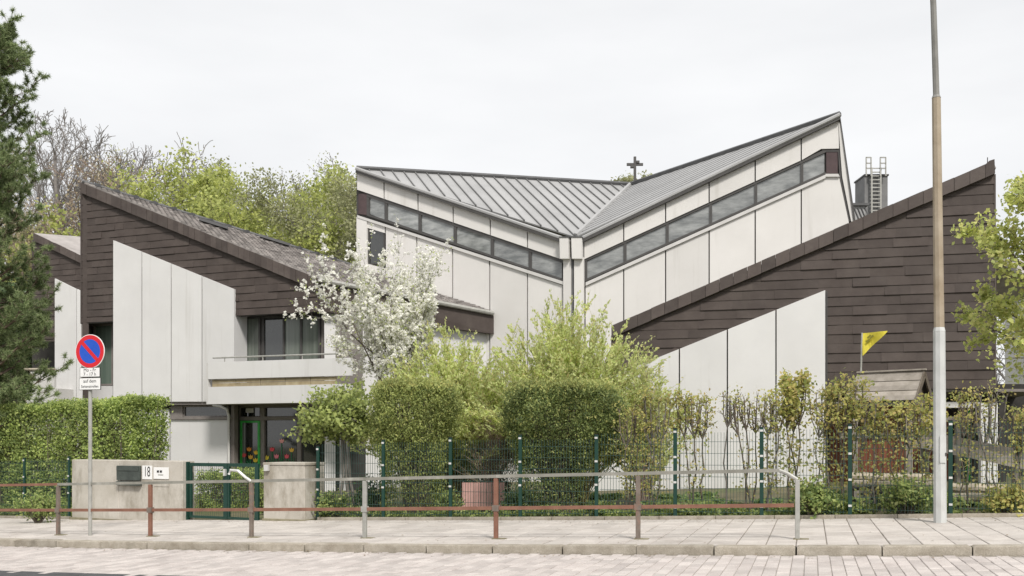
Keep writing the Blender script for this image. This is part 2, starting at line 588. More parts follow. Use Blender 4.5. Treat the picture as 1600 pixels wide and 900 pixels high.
M['grey_wood'] = mat('silvered_wood', (0.22, 0.195, 0.165), (0.36, 0.325, 0.285), rough=0.85, scale=5, rnd=0.15, coord='World')
M['pale_wood'] = mat('pale_log', (0.34, 0.29, 0.22), (0.50, 0.45, 0.36), rough=0.85, scale=5, rnd=0.12, coord='World')
M['flag'] = mat('yellow_cloth', (0.55, 0.47, 0.035), (0.68, 0.58, 0.08), rough=0.8, scale=6)
M['flagprint'] = mat('olive_print', (0.22, 0.2, 0.03), rough=0.8)
M['pink'] = mat('pink_board', (0.52, 0.30, 0.27), (0.60, 0.37, 0.33), rough=0.8, scale=4, rnd=0.06)
M['grass'] = leaf_mat('grass_blade', [(0.10, 0.16, 0.03), (0.16, 0.24, 0.05), (0.22, 0.28, 0.07)])

M['lf_pine'] = leaf_mat('pine_needle', [(0.09, 0.13, 0.06), (0.19, 0.25, 0.11), (0.29, 0.36, 0.16), (0.42, 0.47, 0.25)], trans=0.4)
M['lf_hedge'] = leaf_mat('hedge_leaf', [(0.16, 0.22, 0.05), (0.33, 0.42, 0.09), (0.48, 0.57, 0.14), (0.58, 0.65, 0.21)], trans=0.55)
M['lf_yew'] = leaf_mat('yew_needle', [(0.13, 0.17, 0.04), (0.25, 0.30, 0.07), (0.38, 0.43, 0.11), (0.48, 0.52, 0.15)], trans=0.5)
M['lf_yew_dark'] = leaf_mat('dark_yew_needle', [(0.07, 0.105, 0.03), (0.13, 0.175, 0.045), (0.21, 0.26, 0.07), (0.32, 0.36, 0.11)], trans=0.4)
M['lf_yewtop'] = leaf_mat('yew_new_growth', [(0.27, 0.32, 0.06), (0.36, 0.40, 0.09), (0.42, 0.40, 0.12)], trans=0.35)
M['lf_willow'] = leaf_mat('willow_leaf', [(0.48, 0.56, 0.19), (0.62, 0.69, 0.29), (0.70, 0.75, 0.38), (0.66, 0.60, 0.28)], trans=0.6)
M['lf_willow_stem'] = mat('yellow_green_shoot', (0.26, 0.24, 0.10), (0.36, 0.31, 0.14), rough=0.8)
M['lf_blossom'] = leaf_mat('blossom_petal', [(0.78, 0.78, 0.70), (0.86, 0.85, 0.80), (0.90, 0.89, 0.86)], trans=0.45, clump=0.06)
M['lf_fresh'] = leaf_mat('fresh_leaf', [(0.22, 0.28, 0.04), (0.36, 0.42, 0.07), (0.50, 0.55, 0.14)], trans=0.5)
M['lf_lime'] = leaf_mat('lime_leaf', [(0.32, 0.37, 0.06), (0.46, 0.50, 0.09), (0.60, 0.63, 0.15)], trans=0.55)
M['lf_sage'] = leaf_mat('sage_leaf', [(0.25, 0.27, 0.13), (0.35, 0.36, 0.19), (0.43, 0.43, 0.25)], trans=0.5)
M['lf_budding'] = leaf_mat('budding_leaf', [(0.34, 0.28, 0.18), (0.40, 0.33, 0.23), (0.42, 0.38, 0.24)], trans=0.3)
M['lf_shrub'] = leaf_mat('shrub_leaf', [(0.26, 0.31, 0.07), (0.44, 0.46, 0.11), (0.58, 0.54, 0.17), (0.52, 0.40, 0.18)], trans=0.55)
M['lf_cover'] = leaf_mat('ground_cover_leaf', [(0.12, 0.18, 0.04), (0.25, 0.33, 0.07), (0.40, 0.48, 0.12), (0.50, 0.53, 0.22)], trans=0.5)
M['lf_maple'] = leaf_mat('maple_leaf', [(0.34, 0.39, 0.07), (0.50, 0.55, 0.12), (0.62, 0.65, 0.20), (0.66, 0.62, 0.27)], trans=0.55)
M['lf_dark'] = leaf_mat('dark_evergreen_leaf', [(0.03, 0.055, 0.02), (0.05, 0.085, 0.03), (0.075, 0.115, 0.04)], trans=0.15)

# ================================================================ THE SETTING
def sheet(name, xs, rows, mt, zf, kind='structure'):
    V, F = [], []
    for n in rows:
        for x in xs:
            y = Dc(x) + n[0] * 1.064
            V.append((x, y, zf(x, y) + n[1]))
    w = len(xs)
    for j in range(len(rows) - 1):
        for i in range(w - 1):
            F.append([j * w + i, j * w + i + 1, (j + 1) * w + i + 1, (j + 1) * w + i])
    o = mk(name, (np.array(V), F), mt, origin=(0, 0, 0))
    return tag(o, kind=kind)


xs_far = [-400, -200, -120, -80, -50, -30] + [x * 1.0 for x in range(-24, 25, 2)] + [30, 50, 80, 120, 200, 400]
ground = sheet('ground', xs_far,
               [(-400, -0.2), (-120, -0.2), (-40, -0.2), (-16, -0.17), (3.1, -0.17), (3.22, -0.03), (6, 0.0), (10, 0.0), (16, 0.0), (24, 0.0), (40, -0.1), (90, -0.3), (200, -0.3), (600, -0.3)],
               M['soil'], lambda x, y: zg(x))


def strip(n0, n1, dz, x0=-30, x1=26, step=0.5):
    V, F = [], []
    k = int((x1 - x0) / step)
    for i in range(k + 1):
        x = x0 + (x1 - x0) * i / k
        for n in (n0, n1):
            p = RN(x, n)
            V.append((p.x, p.y, zg(p.x) + dz))
    for i in range(k):
        F.append([2 * i, 2 * i + 2, 2 * i + 3, 2 * i + 1])
    return np.array(V), F


road = tag(mk('road', strip(-11.5, -3.45, -0.105, -30, 30, 1.0), M['asphalt'], origin=(0, 8, 0)), kind='structure')
parking_lane = tag(mk('parking_lane', strip(-3.46, -0.86, -0.115), M['joint2'], origin=(0, 12, 0)), kind='structure')
sidewalk = tag(mk('sidewalk', strip(-0.66, 3.22, -0.014), M['joint'], origin=(0, 15, 0)), kind='structure')
kerb = tag(mk('kerb', strip(-0.84, -0.67, -0.13), M['joint'], origin=(0, 13.2, 0)), kind='structure')


def flag_at(l0, l1, n0, n1, zt, zb, bev=0.006, jit=0.0, rr=None):
    """a stone lying between street lengths l0-l1 and offsets n0-n1"""
    pts = []
    for l, n in ((l0, n0), (l1, n0), (l1, n1), (l0, n1)):
        p = RN(x_of_len(l), n)
        pts.append((p.x, p.y))
    dz = [rr.uniform(-jit, jit) if rr else 0 for _ in range(4)]
    c = np.mean(np.array(pts), axis=0)
    V = []
    for x, y in pts: V.append((x, y, zg(x) + zb))
    for i, (x, y) in enumerate(pts): V.append((x, y, zg(x) + zt - bev + dz[i]))
    for i, (x, y) in enumerate(pts):
        w = np.array((x, y)) - c
        f = 1 - bev / max(0.02, np.linalg.norm(w) * 0.55)
        q = c + w * f
        V.append((q[0], q[1], zg(x) + zt + dz[i]))
    F = [[8, 9, 10, 11]]
    for r in (0, 4):
        for i in range(4):
            j = (i + 1) % 4
            F.append([r + i, r + j, r + 4 + j, r + 4 + i])
    return np.array(V), F


rr = random.Random(5)
# kerb stones, one metre each
for i in range(2, 28):
    l0 = i * 1.0 + 0.35
    if l0 + 1 > LTOT: break
    st = flag_at(l0 + rr.uniform(0.002, 0.01), l0 + 1.0 - rr.uniform(0.004, 0.014), -0.85 + rr.uniform(-0.006, 0.006), -0.675, 0.004 + rr.uniform(-0.004, 0.006), -0.22, bev=0.016, jit=0.003, rr=rr)
    mk('kerbstone', st, M['kerb'], kerb)

# paving slabs of the pavement
slabs = []
SW, SD = 0.372, 0.548
for j in range(7):
    for i in range(int(LTOT / SW)):
        l0 = i * SW
        n0 = -0.665 + j * SD
        p = RN(x_of_len(l0 + SW / 2), n0)
        u = 800 + FPX * p.x / p.y
        slabs.append((l0, n0, p.y if -40 < u < 1640 else 99))
slabs.sort(key=lambda t: t[2])
far_parts = []
for k, (l0, n0, D) in enumerate(slabs):
    g = 0.006
    st = flag_at(l0 + g, l0 + SW - g, n0 + g, n0 + SD - g, rr.uniform(-0.002, 0.002), -0.03, bev=0.006, jit=0.003, rr=rr)
    if k < 296: mk('paving_slab', st, M['slab'], sidewalk)
    else: far_parts.append(st)
if far_parts:
    tag(mk('distant_paving', merge(*far_parts), M['slab_far'], sidewalk), kind='stuff')

# paving blocks of the parking lane
blocks = []
BW, BD = 0.142, 0.288
for j in range(9):
    for i in range(int(LTOT / BW)):
        l0 = i * BW
        n1 = -0.865 - j * BD - (0.5 * BD if i % 2 else 0)
        if n1 - BD < -3.7: continue
        p = RN(x_of_len(l0), n1 - BD / 2)
        u = 800 + FPX * p.x / p.y
        v = HOR + FPX * (EYE - zg(p.x) + 0.105) / p.y
        if v > 990: continue
        blocks.append((l0, n1 - BD, p.y, v if -40 < u < 1640 else 999))
blocks.sort(key=lambda t: t[2] if t[3] < 905 else 99)
far_parts = []
for k, (l0, n0, D, v) in enumerate(blocks):
    g = 0.0035
    n1 = min(n0 + BD, -0.862)
    st = flag_at(l0 + g, l0 + BW - g, n0 + g, n1 - g, -0.105 + rr.uniform(-0.003, 0.003), -0.125, bev=0.006, jit=0.002, rr=rr)
    if k < 296: mk('paving_block', st, M['paver'], parking_lane)
    else: far_parts.append(st)
tag(mk('distant_blocks', merge(*far_parts), M['paver_far'], parking_lane), kind='stuff')


# wooded hill behind the buildings
def hill_z(x, y):
    t = max(0.0, min(1.0, (y - 48) / 60.0)); t = t * t * (3 - 2 * t)
    h = max(1.5, min(17.0, 9.0 - 0.26 * (x + 10)))
    return -0.4 + t * h + 0.5 * math.sin(x * 0.13) * t + max(0.0, y - 108) * 0.02


V, F = [], []
hx = [x * 6 for x in range(-34, 35)]
hy = [46 + y * 6 for y in range(0, 26)]
for y in hy:
    for x in hx: V.append((x, y, hill_z(x, y)))
for j in range(len(hy) - 1):
    for i in range(len(hx) - 1):
        w = len(hx)
        F.append([j * w + i, j * w + i + 1, (j + 1) * w + i + 1, (j + 1) * w + i])
tag(mk('hill', (np.array(V), F), M['hill'], origin=(0, 60, 0), smooth=True), kind='structure')


# ================================================================ BUILDINGS
def line_v(p, q):
    return lambda u: p[1] + (q[1] - p[1]) * (u - p[0]) / (q[0] - p[0])


def shingles(fac, parent, region_px, cover, course=0.25, width=0.5, seed=1, front=0.0):
    """courses of overlapping boards; region convex; cover(s,z) true where something proud hides them"""
    R_ = random.Random(seed)
    reg = ccw([fac.sz(u, v) for u, v in region_px])
    s0, s1 = min(p[0] for p in reg), max(p[0] for p in reg)
    z0, z1 = min(p[1] for p in reg), max(p[1] for p in reg)
    full = None
    nrow = int((z1 - z0) / course) + 1
    cnt = 0
    for r in range(nrow):
        za = z0 + r * course
        s = s0 - R_.uniform(0, width)
        while s < s1:
            w = width * R_.choice((1.0, 1.0, 1.0, 0.75, 1.25))
            poly = [(s + 0.0006, za), (s + w - 0.0006, za), (s + w - 0.0006, za + course + 0.03), (s + 0.0006, za + course + 0.03)]
            s += w
            c = clip_poly(poly, reg)
            if len(c) < 3 or abs(area(c)) < 0.006: continue
            if all(cover(a, b) for a, b in c): continue
            lift = 0.028 + R_.choice((-0.010, -0.004, 0.0, 0.004, 0.012))
            tilt = R_.uniform(-0.004, 0.004)
            fn = lambda a, b: front + lift - (b - za) / (course + 0.03) * (lift - 0.008) + tilt * (a - s) / width
            mk('shingle', fac.wedge(c, fn, front), M['shingle'], parent)
            cnt += 1
    return cnt


def verge(fac, parent, top, low, u0, u1, n, n0=0.0, n1=0.13, seed=2):
    R_ = random.Random(seed)
    sa, sb = fac.sz(u0, top(u0), n1)[0], fac.sz(u1, top(u1), n1)[0]
    for i in range(n):
        a, b = sa + (sb - sa) * i / n + 0.004, sa + (sb - sa) * (i + 1) / n - 0.004
        def zz(s, f):
            # height of a survey line on the front plane
            ua, ub = u0, u1
            p, q = fac.sz(u0, f(u0), n1), fac.sz(u1, f(u1), n1)
            return p[1] + (q[1] - p[1]) * (s - p[0]) / (q[0] - p[0])
        j = R_.uniform(-0.006, 0.006)
        poly = [(a, zz(a, low) + j), (b, zz(b, low) + j), (b, zz(b, top) + j), (a, zz(a, top) + j)]
        mk('verge_tile', fac.prism(poly, n0, n1 + R_.uniform(-0.01, 0.01)), M['verge'], parent)


def slab3(pts, t, down=True):
    """thin solid under a planar polygon of 3-D points (top face given counter-clockwise from above)"""
    P_ = [Vector(p) for p in pts]
    nrm = (P_[1] - P_[0]).cross(P_[2] - P_[0]).normalized()
    if nrm.z < 0:
        P_ = P_[::-1]; nrm = -nrm
    k = len(P_)
    V = [tuple(p) for p in P_] + [tuple(p - nrm * t) for p in P_]
    F = [list(range(k)), [2 * k - 1 - i for i in range(k)]]
    for i in range(k):
        j = (i + 1) % k
        F.append([i, k + i, k + j, j])
    return np.array(V), F


def window(fac, parent, u0, u1, v0, v1, n, mats=('frame', 'glass'), bars=(), hbars=(), fw=0.06, name='window', curtain=None):
    """frame with panes; bars = columns (survey u) of mullions"""
    s0, z1 = fac.sz(u0, v0, n); s1, z0 = fac.sz(u1, v1, n)
    f = mk(name, merge(fac.rect(s0, s1, z0, z0 + fw, n - 0.08, n), fac.rect(s0, s1, z1 - fw, z1, n - 0.08, n),
                       fac.rect(s0, s0 + fw, z0 + fw, z1 - fw, n - 0.08, n), fac.rect(s1 - fw, s1, z0 + fw, z1 - fw, n - 0.08, n)), M[mats[0]], parent)
    cuts = [s0 + fw] + [fac.sz(b, v0, n)[0] for b in bars] + [s1 - fw]
    for i, b in enumerate(cuts[1:-1]):
        mk('mullion', fac.rect(b - fw / 2, b + fw / 2, z0 + fw, z1 - fw, n - 0.075, n + 0.004), M[mats[0]], f)
    for i in range(len(cuts) - 1):
        a = cuts[i] + (fw / 2 if i else 0); b = cuts[i + 1] - (fw / 2 if i < len(cuts) - 2 else 0)
        mt = mats[1]
        if curtain and i in curtain: mt = curtain[i]
        mk('pane', fac.rect(a + 0.001, b - 0.001, z0 + fw + 0.001, z1 - fw - 0.001, n - 0.06, n - 0.045), M[mt], f)
    return f


M['glass_curtain'] = mat('glass_with_curtain', (0.085, 0.10, 0.085), (0.17, 0.19, 0.165), rough=0.15, spec=0.8, scale=2.5, stretch=(5, 5, 0.1), coord='World')
M['glass_green'] = mat('glass_green_curtain', (0.10, 0.14, 0.115), (0.16, 0.20, 0.17), rough=0.15, spec=0.8, scale=2.5, stretch=(5, 5, 0.1), coord='World')

# ---------------------------------------------------------------- central hall with butterfly roof
CL = Facade(34.0, 0.45)
_qc = (893 - 800) / FPX
_Dcor = 34.0 / (1 + 0.45 * _qc)
CR = Facade(_Dcor * (1 + 0.25 * _qc), 0.25)
hall = empty('church_hall', CR.px(895, 760), 'pale panelled hall with folded grey metal butterfly roof and slanting ribbon windows', 'building')

roofL_lo = line_v((557, 268), (880, 376)); roofR_lo = line_v((911, 377), (1311, 188))
clL_t = line_v((575, 303), (880, 407)); clL_b = line_v((575, 336), (880, 438))
clR_t = line_v((915, 405), (1290, 234)); clR_b = line_v((915, 439.5), (1290, 271))


def wall_core(fac, pxs, n0, n1):
    mk('wall_core', fac.quad(pxs, n0, n1), M['dark'], hall)


wall_core(CL, [(557, 270), (893, 380), (893, 775), (557, 775)], -0.6, -0.12)
wall_core(CR, [(893, 383), (1311, 190), (1334, 346), (1364, 775), (893, 775)], -0.6, -0.12)


def panel_row(fac, cuts, top, bot, mt, n0=-0.11, n1=0.0, gap=1.0, name='wall_panel', hgap=0.0):
    for a, b in zip(cuts[:-1], cuts[1:]):
        a2, b2 = a + gap, b - gap
        mk(name, fac.quad([(a2, top(a2) + hgap), (b2, top(b2) + hgap), (b2, bot(b2) - hgap), (a2, bot(b2) - hgap if False else bot(a2) - hgap)], n0, n1), M[mt], hall)


panel_row(CL, [557, 600, 653, 708, 766, 824, 880], roofL_lo, line_v((575, 302), (880, 406)), 'panel_c')
panel_row(CR, [912, 974.5, 1040, 1108, 1180, 1252], roofR_lo, lambda u: clR_t(u) - 1, 'panel_c')
mk('wall_panel', CR.quad([(1253, roofR_lo(1253)), (1310, 189), (1311, 232), (1283, 232.5), (1253, clR_t(1253) - 1)], -0.11, 0.0), M['panel_c'], hall)
low = lambda u: 772
panel_row(CL, [602, 651, 707, 765, 824, 880], lambda u: clL_b(u) + 8, low, 'panel_c')
panel_row(CR, [914, 974.5, 1040, 1108, 1180, 1252], lambda u: clR_b(u) + 8, low, 'panel_c')
mk('wall_panel', CR.quad([(1253, clR_b(1253) + 8), (1290, 276.5), (1311, 276), (1326, 346), (1356, 772), (1253, 772)], -0.11, 0.0), M['panel_c'], hall)
mk('pilaster', CL.quad([(557, 339), (573, 344), (573, 772), (557, 772)], -0.11, 0.05), M['panel_c'], hall)
mk('wall_panel', CL.quad([(574, 345), (601, 354), (601, 364), (574, 356)], -0.11, 0.0), M['panel_c'], hall)
mk('wall_panel', CL.quad([(574, 412), (601, 419), (601, 772), (574, 772)], -0.11, 0.0), M['panel_c'], hall)
window(CL, hall, 575, 601, 358, 412, -0.03, hbars=())
# ribbon windows
for fac, cuts, t, b in ((CL, [575, 603, 656, 711, 769, 828, 880], clL_t, clL_b), (CR, [915, 976.5, 1042.5, 1110.5, 1181, 1253, 1290], clR_t, clR_b)):
    for a, c in zip(cuts[:-1], cuts[1:]):
        mk('ribbon_pane', fac.quad([(a + 2.0, t(a) + 3.5), (c - 2.0, t(c) + 3.5), (c - 2.0, b(c) - 2), (a + 2.0, b(a) - 2)], -0.119, -0.09), M['glass_c'], hall)
    for c in cuts[:-1]:
        mk('mullion', fac.quad([(c - 2.2, t(c)), (c + 2.2, t(c)), (c + 2.2, b(c)), (c - 2.2, b(c))], -0.118, -0.045), M['frame'], hall)
    a, c = cuts[0], cuts[-1]
    mk('ribbon_head', fac.quad([(a - 2, t(a) - 1), (c, t(c) - 1), (c, t(c) + 4), (a - 2, t(a) + 4)], -0.117, -0.035), M['frame'], hall)
    mk('ribbon_foot', fac.quad([(a - 2, b(a) - 2.5), (c, b(c) - 2.5), (c, b(c) + 1), (a - 2, b(a) + 1)], -0.117, -0.035), M['frame'], hall)
    mk('sill', fac.quad([(a - 17 if fac is CL else a, b(a) + (1.6 if fac is CR else 0)), (c, b(c) + 1.6), (c, b(c) + 7), (a - 17 if fac is CL else a, b(a) + (7 if fac is CR else 4))], -0.115, 0.07), M['whitetrim'], hall)
mk('corner_pane', CL.quad([(560, 303), (573, 302), (573, 336), (560, 334)], -0.118, -0.05), M['plum'], hall)
mk('corner_pane', CR.quad([(1291, 237), (1309, 237), (1309, 271), (1291, 271)], -0.118, -0.05), M['plum'], hall)
mk('ribbon_head', CR.quad([(1286, 232), (1312, 232), (1312, 237), (1284, 237)], -0.116, -0.034), M['frame'], hall)
mk('sill', CR.quad([(1290, 271.5), (1310, 271.5), (1312, 276), (1290, 276)], -0.114, 0.068), M['whitetrim'], hall)
# leaning end of the right wall: dark channel, pale strip, dark edge
mk('end_channel', CR.quad([(1309.5, 237), (1313, 237), (1316, 276), (1330, 346), (1325.5, 346), (1311.5, 276)], -0.3, -0.02), M['frame'], hall)
mk('end_trim', CR.quad([(1310, 190), (1313.5, 192), (1334, 346), (1330, 346), (1316, 276), (1313, 237)], -0.3, 0.02), M['panel_c'], hall)
mk('end_edge', CR.quad([(1310, 181), (1313, 181), (1337, 346), (1334, 346), (1313.5, 192)], -0.4, 0.06), M['frame'], hall)
# rainwater heads and pilasters at the fold
for fac, a, b, c, d in ((CL, 874, 888, 880, 892), (CR, 892.5, 909, 897, 912)):
    h = mk('rainwater_head', fac.quad([(a, 371), (b, 371), (b, 404), (a + 1, 404)], -0.05, 0.30), M['panel_c'], hall)
    mk('cap_sheet', fac.quad([(a - 1, 369.3), (b + 1, 369.3), (b + 1, 371), (a - 1, 371)], -0.06, 0.32), M['zincdark'], h)
    mk('pilaster', fac.quad([(c, 402), (d, 402), (d, 772), (c, 772)], -0.1, 0.12), M['panel_c'], hall)
mk('downpipe', tube([CR.px(894.4, v, 0.02) for v in (372, 500, 771)], 0.06, 8), M['zincdark'], hall)

# roofs
C0 = Vector(CR.px(899, 370, 0.05)); TL = Vector(CL.px(557, 264, 0.1)); TR = Vector(CR.px(1312, 180, 0.1))
C0L = Vector(CL.px(880, 373, 0.1)); C0R = Vector(CR.px(910, 372, 0.1))
VV = ray(985, 290, 10.45 * FPX / 400)


def seamed(tri, dirv, count, sw, shh):
    """triangle of roof clad in strips along dirv (3-D, in plane) with raised seams"""
    A, B, C = [Vector(p) for p in tri]
    nrm = (B - A).cross(C - A).normalized()
    if nrm.z < 0: nrm = -nrm
    e = (dirv - nrm * dirv.dot(nrm)).normalized()
    f = nrm.cross(e)
    loc = lambda p: ((p - A).dot(e), (p - A).dot(f))
    poly = ccw([loc(A), loc(B), loc(C)])
    lo, hi = min(p[1] for p in poly), max(p[1] for p in poly)
    s0, s1 = min(p[0] for p in poly) - 1, max(p[0] for p in poly) + 1
    w = (hi - lo) / count
    for i in range(count):
        a, b = lo + i * w, lo + (i + 1) * w
        c = clip_poly([(s0, a), (s1, a), (s1, b - 0.012), (s0, b - 0.012)], poly)
        if len(c) >= 3 and abs(area(c)) > 0.003:
            sh = mk('roof_sheet', slab3([A + e * x + f * y for x, y in c], 0.05), M['zinc'], hall)
            if i < count - 1:
                c2 = clip_poly([(s0, b - sw), (s1, b - sw), (s1, b + 0.005), (s0, b + 0.005)], poly)
                if len(c2) >= 3:
                    mk('standing_seam', slab3([A + e * x + f * y + nrm * shh for x, y in c2], shh + 0.02), M['seam'], sh)
    return nrm


seamdir = (TL - C0) * 0.77 + (VV - C0) * 0.99
seamed((C0, TL, VV), seamdir, 25, 0.03, 0.05)
seamed((C0, TR, VV), (TR - C0), 15, 0.05, 0.012)
up = Vector((0, 0, 1))
mk('ridge_cap', tube([TL + up * 0.03, VV + up * 0.05], 0.10, 6), M['zincdark'], hall)
mk('ridge_cap', tube([VV + up * 0.05, TR + up * 0.03], 0.10, 6), M['zincdark'], hall)
mk('valley_gutter', tube([C0 + up * 0.04, VV + up * 0.06], 0.09, 6), M['zinc'], hall)
mk('gutter', tube([TL + Vector((0, -.05, .0)), C0L], 0.075, 8), M['zinc'], hall)
mk('gutter', tube([C0R, TR + Vector((0, -.05, 0))], 0.075, 8), M['zinc'], hall)
# soffit board below the eaves and hidden rear slopes
for a, b in ((TL, C0L), (C0R, TR)):
    mk('eaves_board', beam(a - up * 0.1, b - up * 0.1, 0.12, 0.1), M['frame'], hall)
rb = Vector((1.0, 9.0, -4.5))
mk('rear_roof', slab3([TL + up * -.05, VV + up * -.05, VV + rb, TL + rb], 0.08), M['zinc'], hall)
mk('rear_roof', slab3([VV + up * -.05, TR + up * -.05, TR + Vector((4.0, 9, -6)), VV + rb], 0.08), M['zinc'], hall)

# ---------------------------------------------------------------- left wing
L = Facade(28.67, 0.36)
wing = empty('shingled_wing', L.px(300, 775), 'brown shingled gable wing on the left with white panels and a white balcony', 'building')
lt = line_v((128, 286), (499, 436)); ll = line_v((128, 302), (499, 455))
wp_top = line_v((176, 375), (366, 452))
mk('backing', L.quad([(127, 298), (498, 450), (498, 487), (366, 493.5), (127, 506)], -0.3, -0.002), M['dark'], wing)
_sa, _sb = L.sz(178, 400)[0], L.sz(364, 400)[0]
_za, _zb = L.sz(176, 375)[1], L.sz(366, 452)[1]
cov = lambda s, z: _sa < s < _sb and z < _za + (_zb - _za) * (s - _sa) / (_sb - _sa) - 0.05
shingles(L, wing, [(127, 300), (498, 453), (498, 487.5), (366, 493.5), (127, 505.5)], cov, seed=11)
verge(L, wing, lt, ll, 127, 499, 44, -0.05, 0.14)
# end board on the left edge, underside strip
mk('corner_board', L.quad([(125.5, 287), (127.5, 287), (127.5, 506), (125.5, 506)], -0.5, 0.03), M['verge'], wing)
# white panels
for a, b in zip([176, 221.5, 267.5, 315.5], [221.5, 267.5, 315.5, 366.5]):
    a2, b2 = a + 0.9, b - 0.9
    mk('wall_panel', L.quad([(a2, wp_top(a2)), (b2, wp_top(b2)), (b2, 627.5), (a2, 627.5)], -0.62, 0.11), M['panel'], wing)
mk('joint_backing', L.quad([(177, 400), (365, 470), (365, 627), (177, 627)], -0.6, 0.06), M['dark'], wing)
# recessed upper storey behind
mk('recessed_wall', L.quad([(127, 495), (560, 478), (560, 628), (127, 628)], -1.0, -0.7), M['frame_brown'], wing)
window(L, wing, 131, 176, 508, 602, -0.62, mats=('frame_brown', 'glass_green'), bars=(147,), hbars=(), curtain={0: 'glass', 1: 'glass_green'})
mk('sill_panel', L.quad([(127, 603), (176, 603), (176, 628), (127, 628)], -0.68, -0.55), M['panel'], wing)
window(L, wing, 376, 500, 496, 566, -0.62, bars=(405, 411, 443, 470), fw=0.07, curtain={0: 'glass_curtain', 1: 'frame', 2: 'glass', 3: 'glass_curtain', 4: 'glass_curtain'})
mk('floor_slab', L.quad([(262, 627.8), (560, 626), (560, 632), (262, 632.5)], -1.0, 0.05), M['frame_brown'], wing)
mk('floor_slab', L.quad([(127, 628.3), (262, 627.8), (262, 633), (127, 633.3)], -0.9, 0.05), M['frame_brown'], wing)
# ground floor
mk('ground_wall', L.quad([(127, 633.5), (366, 632.6), (366, 790), (127, 790)], -0.9, -0.32), M['dark'], wing)
mk('wall_panel', L.quad([(267, 656), (355, 656), (355, 790), (267, 790)], -0.31, -0.12), M['panel'], wing)
mk('wall_panel', L.quad([(180, 640), (264, 640), (264, 790), (180, 790)], -0.31, -0.12), M['panel'], wing)
mk('sill', L.quad([(265, 652), (362, 652), (362, 655.5), (265, 655.5)], -0.31, -0.06), M['frame_brown'], wing)
window(L, wing, 286, 357, 633.5, 652, -0.2, mats=('frame_brown', 'glass'))
mk('frame_post', L.quad([(267, 633.5), (285, 633.5), (285, 652), (267, 652)], -0.31, -0.16), M['frame_brown'], wing)
mk('downpipe', tube([L.px(333, 633, 0.02), L.px(345, 635, 0.02), L.px(355, 640, 0.02), L.px(357.5, 650, 0.0), L.px(357.5, 790, 0.0)], 0.045, 8), M['whitetrim'], wing)
mk('frame_post', L.quad([(361, 632.6), (366, 632.6), (366, 790), (361, 790)], -0.31, -0.1), M['frame_brown'], wing)
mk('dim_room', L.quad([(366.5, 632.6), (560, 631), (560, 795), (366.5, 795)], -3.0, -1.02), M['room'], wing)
# entrance glazing
N_ = -0.6
mk('frame_post', L.quad([(368, 633), (374, 633), (374, 792), (368, 792)], -0.75, N_), M['frame_brown'], wing)
mk('frame_post', L.quad([(406, 633), (413, 633), (413, 792), (406, 792)], -0.75, N_), M['frame_brown'], wing)
mk('frame_post', L.quad([(464, 633), (470, 633), (470, 792), (464, 792)], -0.75, N_), M['frame_brown'], wing)
mk('frame_rail', L.quad([(374, 651), (530, 650), (530, 656), (374, 657)], -0.74, N_ + 0.01), M['frame_brown'], wing)
mk('frame_rail', L.quad([(374, 632.8), (530, 631.5), (530, 636), (374, 637)], -0.74, N_ + 0.01), M['frame_brown'], wing)
for a, b in ((374.5, 405.5), (413.5, 463.5), (470.5, 530)):
    mk('pane', L.quad([(a, 637.5), (b, 637), (b, 650), (a, 650.5)], -0.72, -0.69), M['glass'], wing)
    if a > 400:
        mk('pane', L.quad([(a, 657), (b, 656.5), (b, 790), (a, 790)], -0.72, -0.69), M['glass'], wing)
mk('paper_note', L.quad([(384, 638), (396, 638), (396, 645), (384, 645)], -0.685, -0.68), M['white'], wing)
door = mk('door', merge(L.quad([(375, 657.5), (405.5, 657.5), (405.5, 660.5), (375, 660.5)], -0.72, -0.56), L.quad([(375, 660.5), (377.5, 660.5), (377.5, 790), (375, 790)], -0.72, -0.56),
                        L.quad([(402.5, 660.5), (405.5, 660.5), (405.5, 790), (402.5, 790)], -0.72, -0.56)), M['green_frame'], wing)
mk('door_leaf', L.quad([(377.6, 660.6), (383, 660.6), (383, 790), (377.6, 790)], -0.7, -0.6), M['glass_curtain'], door)
mk('door_pane', L.quad([(383.2, 660.6), (402.4, 660.6), (402.4, 790), (383.2, 790)], -0.7, -0.62), M['glass'], door)

# window tulips (cut-paper flowers stuck on the panes)
def tulip(u, v, colr, h, off, seed):
    t = mat('paper_' + str(seed), colr, rough=0.8)
    f = empty('paper_tulip', L.px(u, v + h, off), TUL[seed], 'decoration', 'paper flowers on the entrance windows')
    stem = mk('stem', L.quad([(u - 0.5, v + 2), (u + 0.5, v + 2), (u + 0.8, v + h), (u - 0.2, v + h)], off - 0.004, off), M['paper_green'], f)
    mk('leaf', merge(L.quad([(u, v + h), (u - 4.5, v + h * 0.45), (u - 3.4, v + h * 0.75)], off - 0.006, off - 0.002), L.quad([(u + .3, v + h), (u + 3.4, v + h * 0.7), (u + 4.6, v + h * 0.4)], off - 0.006, off - 0.002)), M['paper_green'], stem)
    mk('petals', L.quad([(u - 3.4, v - 3), (u - 1.6, v - 1.2), (u, v - 4), (u + 1.6, v - 1.2), (u + 3.4, v - 3), (u + 3.4, v + 1), (u + 1.8, v + 3.2), (u - 1.8, v + 3.2), (u - 3.4, v + 1)], off, off + 0.004), t, f)


